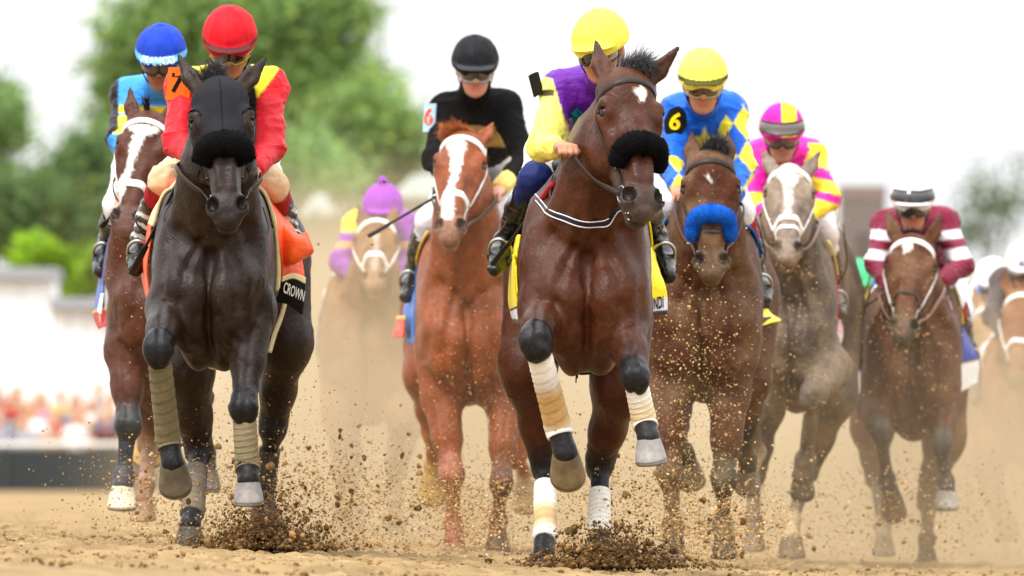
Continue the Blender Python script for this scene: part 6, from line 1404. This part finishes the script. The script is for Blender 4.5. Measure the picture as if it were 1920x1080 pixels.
# --- fine spray: uncountable
def spray(name, label, boxes, seed, col, gold=0.0):
    r = np.random.default_rng(seed); Cs = []; Ss = []
    for (cx, cy, sx, sy, d0, d1, n, s0, s1) in boxes:
        px = r.normal(cx, sx, n); py = r.normal(cy, sy, n); d = r.uniform(d0, d1, n); C = at_px(px, py, d); g = -.06*2.2*np.tanh(C[:, 0]/2.2); low = C[:, 2] < g; C[low, 2] = g[low]+r.random(low.sum())*.10; Cs.append(C); Ss.append((s0+(s1-s0)*r.random(n)**2.5)*d/FPX)
    C = np.concatenate(Cs); S = np.concatenate(Ss); n = len(C); c = np.where(r.random((n, 1)) < gold, GLD*1.1, col)*r.uniform(.55, 1.35, (n, 1)); V, F, cc = lumps(C, S, c, seed, False)
    o = obj(name, V, F, 'dirt', None, cc, loc=C.mean(0)); tag(o, label, 'dirt', kind='stuff')
spray('dirt_spray', 'fine brown dirt sprayed up round the hooves at left and centre', [(420, 930, 130, 60, 41.5, 45, 6500, .5, 3.2), (660, 940, 130, 55, 42, 47, 6500, .5, 3.2), (900, 965, 60, 45, 43, 47, 4600, .5, 3.2), (500, 820, 110, 80, 42, 45, 1300, .4, 2.4)], 31, BRN*1.35, .35)
spray('dirt_spray', 'fine brown dirt sprayed up round the hooves at right', [(1180, 950, 90, 60, 41.2, 45, 5500, .5, 3.2), (1340, 990, 70, 40, 43.5, 46, 5500, .5, 3.2), (1270, 800, 70, 100, 43, 45, 900, .7, 3), (1560, 960, 150, 60, 47, 52, 2400, .7, 3), (1760, 960, 100, 60, 48, 53, 1400, .7, 3)], 32, BRN*1.4, .4)
spray('grit', 'pale golden grit flying in front of the chestnut, blue noseband, grey and maroon ridden horses', [(880, 690, 60, 110, 46.3, 47.4, 700, .5, 1.8), (930, 800, 45, 80, 46.3, 47.4, 500, .6, 2.0), (1300, 640, 60, 95, 43.9, 44.9, 900, .5, 2.3), (1330, 850, 60, 90, 43.9, 45.2, 900, .5, 2.3), (1480, 620, 60, 100, 48, 49.2, 800, .6, 2.0), (1705, 650, 60, 75, 50, 51, 420, .8, 2.4), (260, 530, 45, 60, 43.6, 44.2, 90, .7, 2.2), (1090, 760, 120, 60, 41.5, 44, 250, .6, 2)], 33, GLD, .8)
# --- dust hanging behind and between the horses
def dust():
    lo, hi = A(-7.5, 42.6, -.30), A(7.5, 74, 2.3); V, F = box((lo+hi)/2, hi-lo)
    o = obj('dust_cloud', V, F, 'plain', None, (.5, .5, .5), smooth=False); o.data.materials.clear()
    m = bpy.data.materials.new('dust'); m.use_nodes = True; nt = m.node_tree; nt.nodes.clear(); N = nt.nodes; L = nt.links
    out = N.new('ShaderNodeOutputMaterial'); pv = N.new('ShaderNodeVolumePrincipled'); L.new(pv.outputs[0], out.inputs['Volume'])
    pv.inputs['Color'].default_value = (.66, .55, .38, 1); pv.inputs['Anisotropy'].default_value = .25
    ge = N.new('ShaderNodeTexCoord'); sx = N.new('ShaderNodeSeparateXYZ'); L.new(ge.outputs['Object'], sx.inputs[0])
    def mr(src, a, b, c, d, smooth=True):
        n = N.new('ShaderNodeMapRange'); n.inputs[1].default_value = a; n.inputs[2].default_value = b; n.inputs[3].default_value = c; n.inputs[4].default_value = d
        if smooth: n.interpolation_type = 'SMOOTHSTEP'
        L.new(src, n.inputs[0]); return n.outputs[0]
    def mul(a, b):
        n = N.new('ShaderNodeMath'); n.operation = 'MULTIPLY'; L.new(a, n.inputs[0]); L.new(b, n.inputs[1]); return n.outputs[0]
    no = N.new('ShaderNodeTexNoise'); no.inputs['Scale'].default_value = 1.05; no.inputs['Detail'].default_value = 3; L.new(ge.outputs['Object'], no.inputs['Vector'])
    xz = mr(sx.outputs['X'], -.3, .9, -.65, 0.0); za = N.new('ShaderNodeMath'); za.operation = 'ADD'; L.new(sx.outputs['Z'], za.inputs[0]); L.new(xz, za.inputs[1]); h = mr(za.outputs[0], .05, 1.45, 1.0, 0.0); y1 = mr(sx.outputs['Y'], 48.0, 58, .03, 1.0); y2 = mr(sx.outputs['Y'], 66, 73.5, 1.0, 0.0)
    xx = mr(sx.outputs['X'], -2.2, -.9, 0.0, 1.0); x2 = mr(sx.outputs['X'], 5.5, 7.3, 1.0, 0.0)
    d = mul(mul(mul(h, mul(y1, y2)), mul(xx, x2)), mr(no.outputs['Fac'], .34, .66, .12, 1.9))
    k = N.new('ShaderNodeMath'); k.operation = 'MULTIPLY'; k.inputs[1].default_value = DUST; L.new(d, k.inputs[0]); L.new(k.outputs[0], pv.inputs['Density'])
    o.data.materials.append(m); tag(o, 'tan dust hanging in the air behind and between the horses', 'dust', kind='stuff')
DUST = .34
scn.cycles.volume_step_rate = .35; scn.cycles.volume_max_steps = 256
dust()
